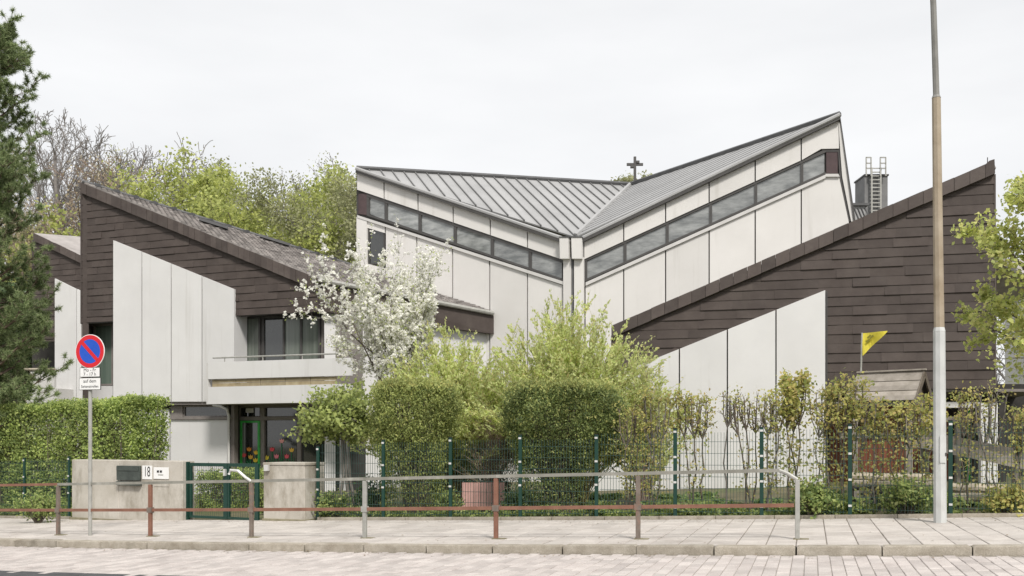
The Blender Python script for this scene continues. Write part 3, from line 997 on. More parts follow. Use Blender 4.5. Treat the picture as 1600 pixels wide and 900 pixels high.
M['paper_green'] = mat('paper_green', (0.02, 0.16, 0.06), (0.03, 0.22, 0.09), rough=0.8)
TUL = ['yellow paper tulip low on the green door', 'orange paper tulip topmost on the green door', 'red paper tulip at the left edge of the green door',
       'orange-yellow paper tulip in the middle of the green door', 'yellow paper tulip at the right edge of the green door',
       'yellow paper tulip leftmost on the dark entrance window', 'red paper tulip second from the left on the dark window', 'small pink paper tulip low on the dark window',
       'tall pink paper tulip standing highest on the dark window', 'red paper tulip low on the right of the dark window', 'orange paper tulip rightmost on the dark entrance window']
for i, (u, v, c, h) in enumerate([(399, 719, (.75, .55, .06), 12), (389, 702, (.75, .3, .05), 26), (381, 711, (.7, .09, .1), 18), (391.5, 714, (.8, .45, .08), 15), (400, 707, (.8, .5, .06), 22),
                                  (416.5, 715, (.8, .65, .08), 14), (425, 702, (.7, .08, .1), 26), (432, 713, (.75, .22, .28), 16), (440, 689, (.8, .38, .36), 38), (448, 713, (.72, .12, .16), 16), (455.5, 703, (.8, .5, .08), 26)]):
    tulip(u, v, c, h, -0.60 if i < 5 else -0.675, i)

# balcony
bal = 1.0
zb = lambda v, u=420: L.sz(u, v, bal)[1]
sb0, sb1 = L.sz(325, 600, bal)[0], L.sz(548, 600, bal)[0]
z562, z590, z602, z630 = zb(563), zb(590), zb(602.5), zb(630)
balc = mk('balcony', merge(L.rect(sb0, sb1, z590, z562, bal - 0.12, bal)), M['panel'], wing)
mk('parapet', L.rect(sb0, sb1, z630, z602, bal - 0.12, bal), M['panel'], balc)
mk('side_wall', L.rect(sb0 - 0.08, sb0 - 0.002, z630, z562 - 0.02, 0.12, bal - 0.02), M['whitetrim'], balc)
mk('deck', L.rect(sb0, sb1, z630 + 0.02, z630 + 0.16, 0.06, bal - 0.125), M['whitetrim'], balc)
for i in range(5):
    a, b = sb0 + 0.12 + i * 0.92, sb0 + 0.12 + (i + 1) * 0.92 - 0.02
    for j in range(2):
        h = (z590 - z602) / 2
        mk('slat', L.rect(a, min(b, sb1), z602 + 0.005 + j * h, z602 + (j + 1) * h - 0.01, bal - 0.10, bal - 0.06), M['wood_slat'], balc)
rail = mk('handrail', tube([L.P(sb0 + 0.15, zb(556), bal - 0.06), L.P(sb1, zb(556), bal - 0.06)], 0.028, 8), M['galv'], balc)
for s in np.linspace(sb0 + 0.6, sb1 - 0.3, 4):
    mk('rail_stanchion', tube([L.P(s, z562 + 0.001, bal - 0.06), L.P(s, zb(556) - 0.02, bal - 0.06)], 0.018, 6), M['galv'], rail)

# roof of the left wing
A = Vector(L.px(129, 285, 0.1)); B = Vector(L.px(499, 437, 0.1)); Fp = Vector(CL.px(557, 418, 0.02)); Cp = Vector(CL.px(771, 488, 0.02))


def bary_tiles(tri, tw, td, seed, step=0.035):
    """overlapping small roof tiles on a triangle"""
    R_ = random.Random(seed)
    a, b, c = [Vector(p) for p in tri]
    nrm = (b - a).cross(c - a).normalized()
    if nrm.z < 0: nrm = -nrm
    fall = Vector((nrm.x, nrm.y, 0)); fall = (fall - nrm * fall.dot(nrm)).normalized()
    along = nrm.cross(fall)
    loc = lambda p: ((p - a).dot(along), (p - a).dot(fall))
    poly = ccw([loc(a), loc(b), loc(c)])
    lo, hi = min(p[1] for p in poly), max(p[1] for p in poly)
    x0, x1 = min(p[0] for p in poly), max(p[0] for p in poly)
    parts = []
    r = 0
    y = lo
    while y < hi:
        x = x0 - (tw / 2 if r % 2 else 0)
        while x < x1:
            cpoly = clip_poly([(x + 0.006, y), (x + tw - 0.006, y), (x + tw - 0.006, y + td * 0.8), (x + tw / 2, y + td * 1.12), (x + 0.006, y + td * 0.8)], poly)
            x += tw
            if len(cpoly) < 3 or abs(area(cpoly)) < 0.002: continue
            j = R_.uniform(0, 0.012)
            top = [a + along * p + fall * q + nrm * (0.02 + j + step * (q - y) / td) for p, q in cpoly]
            base = [a + along * p + fall * q + nrm * 0.0 for p, q in cpoly]
            k = len(top)
            Fs = [list(range(k))] + [[i, k + i, k + (i + 1) % k, (i + 1) % k] for i in range(k)]
            parts.append((np.array([tuple(t) for t in top + base]), Fs))
        y += td; r += 1
    return merge(*parts)


roof = mk('roof', merge(slab3([A, B, Fp], 0.12), slab3([B, Cp, Fp], 0.12)), M['frame_brown'], wing)
tag(mk('roof_tiles', bary_tiles((A, B, Fp), 0.20, 0.22, 3), M['roof_tile'], roof), kind='stuff')
tag(mk('roof_tiles', bary_tiles((B, Cp, Fp), 0.20, 0.22, 4), M['roof_tile'], roof), kind='stuff')
mk('rear_roof', slab3([A, Fp, Fp + Vector((-1, 5, -2.5)), A + Vector((-1.5, 6, -3.0))], 0.1), M['roof_tile'], wing)
mk('side_wall', slab3([A + Vector((0, 0, -.2)), A + Vector((-1.5, 6, -3.2)), A + Vector((-1.5, 6, -9.3)), A + Vector((0, 0, -9.3))], 0.2), M['shingle'], wing)
ridge = mk('ridge_strip', tube([A + up * 0.03, A.lerp(Fp, 0.5) + up * 0.05, Fp + up * 0.03], 0.07, 6), M['zincdark'], wing)
for i in range(14):
    p = A.lerp(Fp, 0.05 + i * 0.066)
    mk('ridge_clip', box_dir((p.x, p.y - 0.1), L.d, L.n, 0.14, 0.09, p.z - 0.03, p.z + 0.08), M['zincdark'], ridge)
nrm = (B - A).cross(Fp - A).normalized()
if nrm.z < 0: nrm = -nrm
for (t1, t2, w) in ((0.50, 0.42, 1.0), (0.70, 0.14, 1.1)):
    p = A.lerp(Fp, t1).lerp(A.lerp(B, t1), t2)
    dv = (Fp - A).normalized()
    mk('roof_hatch', beam(p - dv * w / 2 + nrm * 0.13, p + dv * w / 2 + nrm * 0.13, 0.22, 0.09), M['zincdark'], roof)
# eaves towards the hall
BC = (Cp - B).normalized()
mk('gutter', tube([B + up * -0.02 + Vector((0, -.12, 0)), Cp + up * -0.05 + Vector((0, -.12, 0))], 0.08, 8), M['galv'], wing)
fb0, fb1 = Vector(L.px(499, 486, 0)), Vector((Cp.x, Cp.y - 0.05, ray(771, 522, Cp.y).z))
V = [tuple(B - up * 0.1), tuple(Cp - up * 0.12 + Vector((0, -.05, 0))), tuple(fb1), tuple(fb0)]
bk = Vector((0.05, 0.25, 0))
mk('fascia', (np.array(V + [tuple(Vector(v) + bk) for v in V]), [[0, 3, 2, 1], [4, 5, 6, 7], [0, 1, 5, 4], [1, 2, 6, 5], [2, 3, 7, 6], [3, 0, 4, 7]]), M['shingle'], wing)
V = [tuple(fb0 + bk * 1.6), tuple(fb1 + bk * 1.6), (fb1.x + .1, fb1.y + .4, -0.3), (fb0.x + .1, fb0.y + .4, -0.3)]
mk('link_wall', (np.array(V + [tuple(Vector(v) + bk) for v in V]), [[0, 3, 2, 1], [4, 5, 6, 7], [0, 1, 5, 4], [1, 2, 6, 5], [2, 3, 7, 6], [3, 0, 4, 7]]), M['panel'], wing)

# ---------------------------------------------------------------- right wing
Rf = Facade(27.15, 0.25)
rw = empty('shingled_wing', Rf.px(1290, 770), 'brown shingled wing on the right rising to a point behind the lamp post', 'building')
rt = line_v((955, 508.7), (1553, 250.5)); rl = line_v((955, 527), (1553, 271.5))
rp_top = line_v((985, 576), (1290, 453))
mk('backing', Rf.quad([(955, 524), (1553, 269), (1555, 607), (1290, 607), (955, 590)], -0.3, -0.002), M['dark'], rw)
_a2 = Rf.sz(1288, 500)[0]
_p, _q = Rf.sz(985, 576), Rf.sz(1290, 453)
cov2 = lambda s, z: s < _a2 and z < _p[1] + (_q[1] - _p[1]) * (s - _p[0]) / (_q[0] - _p[0]) - 0.05
nsh = shingles(Rf, rw, [(955, 525), (1553, 269.5), (1555, 607.5), (1290, 607.5), (955, 590)], cov2, course=0.245, width=0.84, seed=21)
print('right shingles', nsh)
verge(Rf, rw, rt, rl, 955, 1540, 26, -0.05, 0.14, seed=4)
mk('verge_end', Rf.quad([(1540.3, rt(1540)), (1546, 251), (1554, 248.5), (1555, rl(1555)), (1540.3, rl(1540))], -0.05, 0.15), M['verge'], rw)
mk('lightning_rod', tube([Rf.px(1543, 254, 0.05), Rf.px(1543, 246, 0.05)], 0.012, 6), M['frame'], rw)
mk('corner_board', Rf.quad([(1553.6, 272), (1556, 272), (1557, 608), (1554.6, 608)], -0.4, 0.03), M['verge'], rw)
for a, b in zip([909, 985, 1061.5, 1136.5, 1212.5], [985, 1061.5, 1136.5, 1212.5, 1290.5]):
    a2, b2 = a + 1.1, b - 1.1
    mk('wall_panel', Rf.quad([(a2, rp_top(a2)), (b2, rp_top(b2)), (b2, 778), (a2, 778)], -0.3, 0.10), M['panel'], rw)
mk('joint_backing', Rf.quad([(912, 625), (1289, 475), (1289, 778), (912, 778)], -0.29, 0.04), M['dark'], rw)
mk('plinth', Rf.quad([(909, 778.5), (1291, 778.5), (1291, 806), (909, 806)], -0.3, 0.06), M['dark'], rw)
mk('panel_edge', Rf.quad([(1290.8, 455), (1293, 455), (1293, 778), (1290.8, 778)], -0.3, 0.05), M['frame'], rw)
# open ground floor on the right
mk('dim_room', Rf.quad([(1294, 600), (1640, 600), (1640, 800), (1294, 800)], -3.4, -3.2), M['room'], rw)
mk('soffit', Rf.quad([(1294, 607.7), (1640, 607.7), (1640, 612), (1294, 612)], -3.2, -0.05), M['frame_brown'], rw)
for i in range(11):
    u0 = 1296 + i * 17
    mk('board', Rf.quad([(u0, 640), (u0 + 16, 640), (u0 + 16, 800), (u0, 800)], -2.1, -2.03 + 0.01 * (i % 2)), M['redwood'], rw)
mk('floor_beam', Rf.quad([(1294, 628), (1535, 628), (1535, 637), (1294, 637)], -0.5, -0.25), M['whitetrim'], rw)
mk('column', Rf.quad([(1533, 630), (1559, 630), (1559, 792), (1533, 792)], -0.35, -0.02), M['panel'], rw)
mk('column', Rf.quad([(1561, 608), (1572, 608), (1572, 792), (1561, 792)], -0.5, -0.2), M['room'], rw)
mk('green_post', Rf.quad([(1511, 640), (1516, 640), (1516, 792), (1511, 792)], -1.4, -1.3), M['green_frame'], rw)
back = Vector((-Rf.n[0], -Rf.n[1], 0))
p0, p1 = Vector(Rf.px(955, 510, 0)), Vector(Rf.px(1553, 251, 0))
mk('roof', slab3([p0 - up * 0.08, p1 - up * 0.08, p1 + back * 3.2 - up * 1.2, p0 + back * 3.2 - up * 1.2], 0.12), M['roof_tile'], rw)
mk('side_wall', Rf.quad([(1553.4, 271), (1553.8, 271), (1555, 600), (1554.6, 600)], -3.2, -0.41), M['shingle'], rw)

# ---------------------------------------------------------------- far-left house
FL = Facade(34.9, 0.36)
fl = empty('shingled_wing', FL.px(100, 700), 'second brown shingled gable half hidden behind the pine at the far left', 'building')
ft, fl_l = line_v((52, 364), (160, 415)), line_v((52, 376), (160, 427))
mk('backing', FL.quad([(50, 374), (160, 426), (160, 536), (50, 534)], -0.3, -0.002), M['dark'], fl)
_fs0, _fs1 = FL.sz(86, 450)[0], FL.sz(160, 450)[0]
_fz0, _fz1 = FL.sz(85, 435)[1], FL.sz(160, 471)[1]
covf = lambda s, z: s > _fs0 and z < _fz0 + (_fz1 - _fz0) * (s - _fs0) / (_fs1 - _fs0) - 0.05
shingles(FL, fl, [(50, 375.5), (160, 426.5), (160, 535), (50, 533)], covf, seed=31, width=0.7)
verge(FL, fl, ft, fl_l, 52, 160, 13, -0.05, 0.14, seed=5)
fpt = line_v((85, 435), (160, 471))
for a, b in ((85, 119.5), (119.5, 154)):
    mk('wall_panel', FL.quad([(a + .6, fpt(a)), (b - .6, fpt(b)), (b - .6, 760), (a + .6, 760)], -0.5, 0.1), M['panel'], fl)
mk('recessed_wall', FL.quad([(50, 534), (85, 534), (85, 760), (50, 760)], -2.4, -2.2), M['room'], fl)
pa, pb = Vector(FL.px(52, 364, .1)), Vector(FL.px(160, 415, .1))
mk('roof', slab3([pa, pb, pb + Vector((2.2, 6.0, 1.6)), pa + Vector((2.2, 6.0, 0.9))], 0.12), M['roof_tile'], fl)
pr = mk('parapet', FL.quad([(47, 581), (85, 581), (85, 606), (47, 606)], 0.9, 1.0), M['whitetrim'], fl)
mk('handrail', tube([FL.px(38, 577, 0.95), FL.px(86, 577, 0.95)], 0.05, 6), M['pale_wood'], pr)
mk('deck', FL.quad([(40, 607), (90, 607), (90, 760), (40, 760)], -0.2, 0.98), M['whitetrim'], fl)

# ---------------------------------------------------------------- roof furniture of the hall
crs = empty('roof_cross', ray(992, 291, 39.0), 'dark metal cross standing on the hall roof where the ridges meet', 'cross')
cx, cz = ray(992, 260, 39.0), 39.0 / FPX
mk('upright', axis_box(cx.x - 0.05, cx.x + 0.05, 38.95, 39.05, ray(992, 292, 39).z, ray(992, 245, 39).z), M['frame'], crs)
za = ray(992, 257, 39).z
mk('arm', axis_box(cx.x - 0.33, cx.x + 0.33, 38.96, 39.04, za - 0.05, za + 0.05), M['frame'], crs)
mk('block', axis_box(cx.x - 0.18, cx.x - 0.055, 38.92, 39.08, za - 0.14, za - 0.051), M['frame'], crs)
mk('block', axis_box(cx.x + 0.055, cx.x + 0.18, 38.92, 39.08, za + 0.051, za + 0.14), M['frame'], crs)

ch = empty('chimney', ray(1369, 345, 36.0), 'grey sheet metal chimney with a caged ladder behind the right roof', 'chimney')
c0, c1 = ray(1351, 275, 36.0), ray(1387, 345, 36.0)
mk('stack', axis_box(c0.x, c1.x, 36.0, 37.0, c1.z - 3.0, c0.z), M['chimney'], ch)
mk('cap', axis_box(c0.x - 0.03, c1.x + 0.03, 35.95, 37.05, c0.z + 0.002, c0.z + 0.06), M['frame'], ch)
lad = []
for u in (1362, 1376):
    lad.append(beam(ray(u, 340, 35.85), ray(u, 262, 35.85), 0.05, 0.05))
for i in range(13):
    v = 335 - i * 6
    lad.append(beam(ray(1362, v, 35.85), ray(1376, v, 35.85), 0.035, 0.035))
mk('ladder', merge(*lad), M['galv'], ch)
for u0, u1 in ((1353.5, 1361), (1375.5, 1384)):
    hoop = [beam(ray(u0, 246, 35.8), ray(u0, 275, 35.8), 0.04, 0.04), beam(ray(u1, 246, 35.8), ray(u1, 275, 35.8), 0.04, 0.04)]
    for v in (246, 255, 263):
        hoop.append(beam(ray(u0, v, 35.8), ray(u1, v, 35.8), 0.04, 0.04))
        hoop.append(beam(ray(u0, v, 35.8), ray(u0, v, 36.4), 0.04, 0.04))
    mk('safety_hoop', merge(*hoop), M['galv'], ch)
rl_ = empty('roof_lantern', ray(1345, 346, 35.0), 'small ribbed grey metal roof lantern left of the chimney', 'roof lantern')
q0, q1 = ray(1330, 318, 35.0), ray(1352, 318, 35.0)
mk('curb', axis_box(q0.x, q1.x, 35.0, 36.5, q0.z - 3.5, q0.z - 0.1), M['zinc'], rl_)
mk('lid', axis_box(q0.x - .1, q1.x + .1, 34.9, 36.6, q0.z - 0.09, q0.z), M['zincdark'], rl_)
for i in range(4):
    mk('rib', beam((q0.x + 0.1 + i * 0.13, 34.98, q0.z - 0.15), (q0.x + 0.35 + i * 0.13, 34.98, q0.z - 0.75), 0.03, 0.03), M['zincdark'], rl_)

# ================================================================ STREET FURNITURE
def gp(u, n, h=0.0):
    """ground point on the street seen in column u, n metres across, raised by h"""
    p = RN(at_u(u, n), n)
    return Vector((p.x, p.y, zg(p.x) + h))


# ---------------------------------------------------------------- guard rail along the kerb
posts_u = [91, 235, 393, 570, 775, 997, 1246]
gr = empty('guard_rail', gp(570, 0), 'low two-bar pedestrian railing of rusty red and grey steel along the kerb', 'railing')
pm = ['rust_grey', 'rust', 'rust_grey', 'galv', 'rust', 'rust_grey', 'galv']
top_h, low_h = 0.925, 0.455
extra_l = RN(at_u(91, 0) - 4.6, 0)


def rail_pts(xa, xb, h, step=0.5):
    k = max(1, int((xb - xa) / step))
    return [(lambda p: (p.x, p.y, zg(p.x) + h))(RN(xa + (xb - xa) * i / k, 0)) for i in range(k + 1)]


xp = [at_u(u, 0) for u in posts_u]
xl = [xp[0] - 4.3, xp[0] - 2.15] + xp
pm2 = ['rust', 'rust'] + pm
for x, m in zip(xl, pm2):
    p = RN(x, 0); d, n = RD(x)
    z = zg(p.x)
    last = x == xl[-1]
    o = mk('post', box_dir((p.x, p.y), d, n, 0.03, 0.03, z - 0.02, z + (top_h - 0.03 if not last else top_h - 0.13), bev=0.006), M[m], gr)
    mk('footing', box_dir((p.x + 0.05, p.y), d, n, 0.10, 0.06, z - 0.01, z + 0.012), M['moss'], o)
    if not last:
        mk('clamp', box_dir((p.x, p.y), d, n, 0.05, 0.038, z + low_h - 0.045, z + low_h + 0.045), M['rust_grey' if m != 'galv' else 'galv'], o)
# middle post: grey lower shaft below the rusty top
for a, b in zip(xl[:-1], xl[1:]):
    brown = b <= xp[0] + 0.01
    lastseg = b == xl[-1]
    bb = b - (0.22 if lastseg else 0.0)
    mk('top_rail', merge(*[beam(p, q, 0.046, 0.046) for p, q in [(rail_pts(a + 0.001, bb - 0.001, top_h, 9)[0], rail_pts(a + 0.001, bb - 0.001, top_h, 9)[-1])]]), M['rust' if brown else 'galv_olive'], gr)
    q = rail_pts(a + 0.04, b - 0.04, low_h, 9)
    mk('lower_rail', beam(q[0], q[-1], 0.044, 0.05), M['rust'], gr)
e0 = rail_pts(xp[-1] - 0.225, xp[-1] - 0.22, top_h)[0]; pe = RN(xp[-1], 0)
mk('bent_end', tube([e0, (pe.x - 0.12, Dc(xp[-1] - 0.12), zg(pe.x) + top_h - 0.05), (pe.x, pe.y, zg(pe.x) + top_h - 0.13)], 0.027, 8), M['galv'], gr)
pq = RN(xp[2], 0)
pz = zg(pq.x)
mk('bent_pipe', tube([(pq.x, pq.y - 0.02, pz + 0.92), (pq.x - 0.10, pq.y + 0.02, pz + 0.98), (pq.x - 0.24, pq.y + 0.06, pz + 1.09), (pq.x - 0.37, pq.y + 0.09, pz + 1.10), (pq.x - 0.40, pq.y + 0.09, pz + 1.03)], 0.024, 8), M['clip'], gr)

# ---------------------------------------------------------------- no-parking sign
sp = gp(141, 0.0)
sg = empty('traffic_sign', sp, 'round red and blue no-stopping sign with two white plates on a grey pole', 'sign')
top_z = sp.z + (829 - 520) / FPX * sp.y
mk('pole', tube([sp, sp + Vector((0, 0, 1)), (sp.x, sp.y, top_z - 0.1)], 0.033, 12), M['galv'], sg, smooth=False)
yaw = math.radians(-15)                  # the disc faces traffic coming along the street
sd = np.array((math.cos(yaw), math.sin(yaw), 0.0)); sn = np.array((math.sin(yaw), -math.cos(yaw), 0.0))
sc = np.array((sp.x + 0.035, sp.y, 0)) + sn * 0.06
dz0 = EYE + (HOR - 549.5) / FPX * sp.y


def SG(a, b, off):
    return sc + sd * a + sn * off + np.array((0, 0, b))


def disc(r0, r1, z, o0, o1, k=40):
    V, F = [], []
    for i in range(k):
        an = 2 * math.pi * i / k
        for r in ((r0, r1)):
            V.append(SG(math.cos(an) * r, z + math.sin(an) * r, o1))
            V.append(SG(math.cos(an) * r, z + math.sin(an) * r, o0))
    for i in range(k):
        j = (i + 1) % k
        a, b = 4 * i, 4 * j
        F.append([a, a + 2, b + 2, b]); F.append([a + 1, b + 1, b + 3, a + 3])
        F.append([a + 2, a + 3, b + 3, b + 2]); F.append([a, b, b + 1, a + 1])
    return np.array(V), F


def sg_poly(poly, o0, o1):
    k = len(poly); poly = ccw(poly)
    V = [SG(a, b, o0) for a, b in poly] + [SG(a, b, o1) for a, b in poly]
    F = [list(range(k, 2 * k)), list(range(k))[::-1]] + [[i, (i + 1) % k, k + (i + 1) % k, k + i] for i in range(k)]
    return np.array(V), F


circ = lambda r, k=40: [(math.cos(2 * math.pi * i / k) * r, dz0 + math.sin(2 * math.pi * i / k) * r) for i in range(k)]
dsc = mk('sign_disc', sg_poly(circ(0.303), -0.012, 0.0), M['white'], sg)
mk('red_ring', disc(0.217, 0.291, dz0, 0.0, 0.004), M['signred'], dsc)
mk('blue_field', sg_poly(circ(0.216), 0.0, 0.003), M['signblue'], dsc)
c45 = math.sqrt(0.5)
bar = [(x * c45 + y * c45, dz0 - x * c45 + y * c45) for x, y in ((-0.217, -0.032), (0.217, -0.032), (0.217, 0.032), (-0.217, 0.032))]
mk('red_bar', sg_poly(bar, 0.003, 0.006), M['signred'], dsc)


def text_mesh(txt, size):
    cu = bpy.data.curves.new('lettering', 'FONT')
    cu.body = txt
    cu.size = size
    cu.align_x = 'CENTER'; cu.align_y = 'CENTER'
    cu.extrude = 0.0006
    o = bpy.data.objects.new('lettering_tmp', cu)
    COL.objects.link(o)
    dg = bpy.context.evaluated_depsgraph_get()
    me = bpy.data.meshes.new_from_object(o.evaluated_get(dg))
    bpy.data.objects.remove(o)
    V = np.zeros(len(me.vertices) * 3); me.vertices.foreach_get('co', V); V = V.reshape(-1, 3)
    F = [list(p.vertices) for p in me.polygons]
    return V, F


def put_text(txt, size, fn, mt, parent, sx=1.0):
    V, F = text_mesh(txt, size)
    W = np.array([fn(x * sx, y, z) for x, y, z in V])
    return mk('lettering', (W, F), mt, parent)


zpx = sp.y / FPX
for v0, v1, w, lines in ((574.5, 589.5, 0.21, ('Mo - Fr', '7 - 17 h')), (590.5, 609.5, 0.225, ('auf dem', 'Seitenstreifen'))):
    za, zb_ = EYE + (HOR - v1) * zpx, EYE + (HOR - v0) * zpx
    pl = mk('plate', sg_poly([(-w, za), (w, za), (w, zb_), (-w, zb_)], -0.012, 0.001), M['ink'], sg)
    mk('plate_face', sg_poly([(-w + .008, za + .008), (w - .008, za + .008), (w - .008, zb_ - .008), (-w + .008, zb_ - .008)], 0.001, 0.003), M['white'], pl)
    for i, t in enumerate(lines):
        zc = zb_ - (zb_ - za) * (0.28 + 0.44 * i)
        put_text(t, 0.085 if len(t) < 12 else 0.066, lambda x, y, z, zc=zc: SG(x, zc + y, 0.0045 + z), M['ink'], pl)

# ---------------------------------------------------------------- wall with letterbox, house number and intercom
WN = 3.05
wl, wr = gp(112, WN), gp(285, WN)
wd = np.array((wr.x - wl.x, wr.y - wl.y)); wlen = float(np.linalg.norm(wd)); wd = wd / wlen
wnv = np.array((-wd[1], wd[0]))         # away from the street
if wnv[1] < 0: wnv = -wnv
ztop = EYE + (HOR - 718) / FPX * wl.y
wc = np.array((wl.x, wl.y))


def WB(a0, a1, b0, b1, z0, z1, bev=0.0):
    c = wc + wd * (a0 + a1) / 2 + wnv * (b0 + b1) / 2
    return box_dir(c, wd, wnv, (a1 - a0) / 2, (b1 - b0) / 2, z0, z1, bev)


gw = empty('entrance_wall', (float(wl.x), float(wl.y), zg(wl.x)), 'low stained concrete wall left of the green gate with number and letterbox', 'wall')
fr = lambda u: (u - 112) / (285 - 112) * wlen * (1 + 0.0)
mk('wall_block', WB(0, fr(188), 0, 0.36, zg(wl.x) - 0.1, ztop, 0.012), M['concrete'], gw)
mk('wall_block', WB(fr(188) + 0.006, wlen, 0.0, 0.36, zg(wl.x) - 0.1, ztop - 0.004, 0.012), M['concrete'], gw)
zb0 = zg(wl.x)
mk('footing', WB(-0.02, wlen - 0.02, -0.05, -0.002, zb0 - 0.1, zb0 + 0.055), M['moss'], gw)
vz = lambda v: EYE + (HOR - v) / FPX * (wl.y + wr.y) / 2
lb = mk('letterbox', WB(fr(188.5), fr(224), -0.07, -0.002, vz(750), vz(727.5), 0.008), M['box_green'], gw)
mk('flap', WB(fr(189.5), fr(223), -0.085, -0.071, vz(735), vz(729)), M['box_green'], lb)
mk('newspaper_tray', WB(fr(188.5), fr(225), -0.09, -0.003, vz(758), vz(752), 0.006), M['box_green'], gw)
pn = mk('number_plate', WB(fr(225.5), fr(240.5), -0.012, -0.002, vz(748), vz(727)), M['white'], gw)


def on_wall(a, zc):
    def f(x, y, z):
        p = wc + wd * (a + x) - wnv * (0.0135 + z)
        return (p[0], p[1], zc + y)
    return f


put_text('18', 0.31, on_wall(fr(233), vz(737)), M['ink'], pn, sx=0.62)
ic = mk('intercom', WB(fr(243), fr(265.5), -0.022, -0.002, vz(747), vz(729.5), 0.006), M['white'], gw)
for u in (250.5, 255):
    mk('button', WB(fr(u) - 0.035, fr(u) + 0.02, -0.03, -0.0225, vz(737.2), vz(734)), M['ink'], ic)
mk('name_strip', WB(fr(250), fr(258), -0.026, -0.0225, vz(741.5), vz(740)), M['galv'], ic)
mk('meter_flap', WB(fr(243), fr(266), -0.010, -0.002, vz(758.5), vz(749)), M['concrete'], gw)

# right gate pillar
pl_, pr_ = gp(411.5, WN), gp(476, WN)
gpz = EYE + (HOR - 722.5) / FPX * pl_.y
pil = empty('gate_pillar', pl_, 'squat concrete gate pillar right of the green gate with mossy foot', 'pillar')
pd = np.array((pr_.x - pl_.x, pr_.y - pl_.y)); plen = float(np.linalg.norm(pd)); pd = pd / plen; pnv = np.array((-pd[1], pd[0]))
pc = np.array((pl_.x, pl_.y))
mk('shaft', box_dir(pc + pd * plen / 2 + pnv * 0.35, pd, pnv, plen / 2, 0.35, zg(pl_.x) - 0.1, gpz - 0.05, 0.012), M['concrete'], pil)
mk('coping', box_dir(pc + pd * plen / 2 + pnv * 0.35, pd, pnv, plen / 2 + 0.012, 0.362, gpz - 0.049, gpz, 0.01), M['concrete'], pil)
mk('footing', box_dir(pc + pd * plen / 2 + pnv * 0.34, pd, pnv, plen / 2 + 0.02, 0.37, zg(pl_.x) - 0.1, zg(pl_.x) + 0.05, 0.01), M['moss'], pil)
lk = gp(417, WN - 0.02)
lz = EYE + (HOR - 731) / FPX * lk.y
mk('lock_plate', box_dir((lk.x, lk.y - 0.02), pd, pnv, 0.05, 0.03, lz - 0.06, lz + 0.06), M['clip'], pil)

# ---------------------------------------------------------------- green gate
GN = 3.2
g0, g1 = gp(290.5, GN), gp(410, GN)
gate = empty('garden_gate', g0, 'dark green double steel gate with wire mesh between wall and pillar', 'gate')
gd = np.array((g1.x - g0.x, g1.y - g0.y)); gl = float(np.linalg.norm(gd)); gd = gd / gl; gnv = np.array((-gd[1], gd[0])); gc = np.array((g0.x, g0.y))
gz0, gz1 = zg(g0.x) + 0.05, EYE + (HOR - 721.5) / FPX * g0.y
mk('gate_post', box_dir(gc, gd, gnv, 0.075, 0.05, zg(g0.x) - 0.05, gz1 + 0.0, 0.006), M['green'], gate)


def leaf(a0, a1, ang, base):
    """one gate leaf: frame, wires; swings by ang about its outer side"""
    ca, sa = math.cos(ang), math.sin(ang)
    d2 = gd * ca + gnv * sa
    n2 = -gd * sa + gnv * ca
    o2 = gc + gd * base
    def bx(x0, x1, z0, z1, t=0.022):
        return box_dir(o2 + d2 * (x0 + x1) / 2, d2, n2, abs(x1 - x0) / 2, t, z0, z1)
    f = mk('gate_leaf', merge(bx(a0, a0 + 0.05, gz0, gz1 - 0.02), bx(a1 - 0.1, a1, gz0, gz1 - 0.02), bx(a0 + 0.05, a1 - 0.1, gz0, gz0 + 0.05), bx(a0 + 0.05, a1 - 0.1, gz1 - 0.09, gz1 - 0.02)), M['green'], gate)
    ws = []
    x = a0 + 0.1
    while x < a1 - 0.12:
        ws.append(bx(x - 0.0025, x + 0.0025, gz0 + 0.05, gz1 - 0.09, 0.0025)); x += 0.05
    z = gz0 + 0.2
    while z < gz1 - 0.1:
        ws.append(bx(a0 + 0.05, a1 - 0.1, z - 0.003, z + 0.003, 0.006)); z += 0.2
    mk('wire_mesh', merge(*ws), M['green_wire'], f)
    return f


half = gl * (357 - 290.5) / (410 - 290.5)
l1 = leaf(0.12, half - 0.0, 0.0, 0.0)
l2 = leaf(0.0, gl - half - 0.03, 0.10 * -1, half + 0.015)
hp = gc + gd * (half - 0.03)
mk('gate_handle', merge(box_dir(hp - gnv * 0.05, gd, gnv, 0.02, 0.03, gz1 - 0.28, gz1 - 0.14), tube([(hp[0] - gnv[0] * .07, hp[1] - gnv[1] * .07, gz1 - 0.2), (hp[0] - gnv[0] * .07 - gd[0] * 0.13, hp[1] - gnv[1] * .07 - gd[1] * .13, gz1 - 0.2)], 0.012, 6)), M['clip'], l1)

# ---------------------------------------------------------------- mesh fence
FN = 3.3
fence = empty('mesh_fence', gp(800, FN), 'dark green steel mesh fence with posts running right along the pavement', 'fence')
fu = [497, 599, 704, 813, 932, 1055, 1190, 1328, 1485, 1665, 1850, 2050]
fx = [at_u(u, FN) for u in fu]
steps = [1.46, 1.54, 1.54, 1.54, 1.50, 1.56, 1.53, 1.53, 1.53, 1.53, 1.53, 1.53]


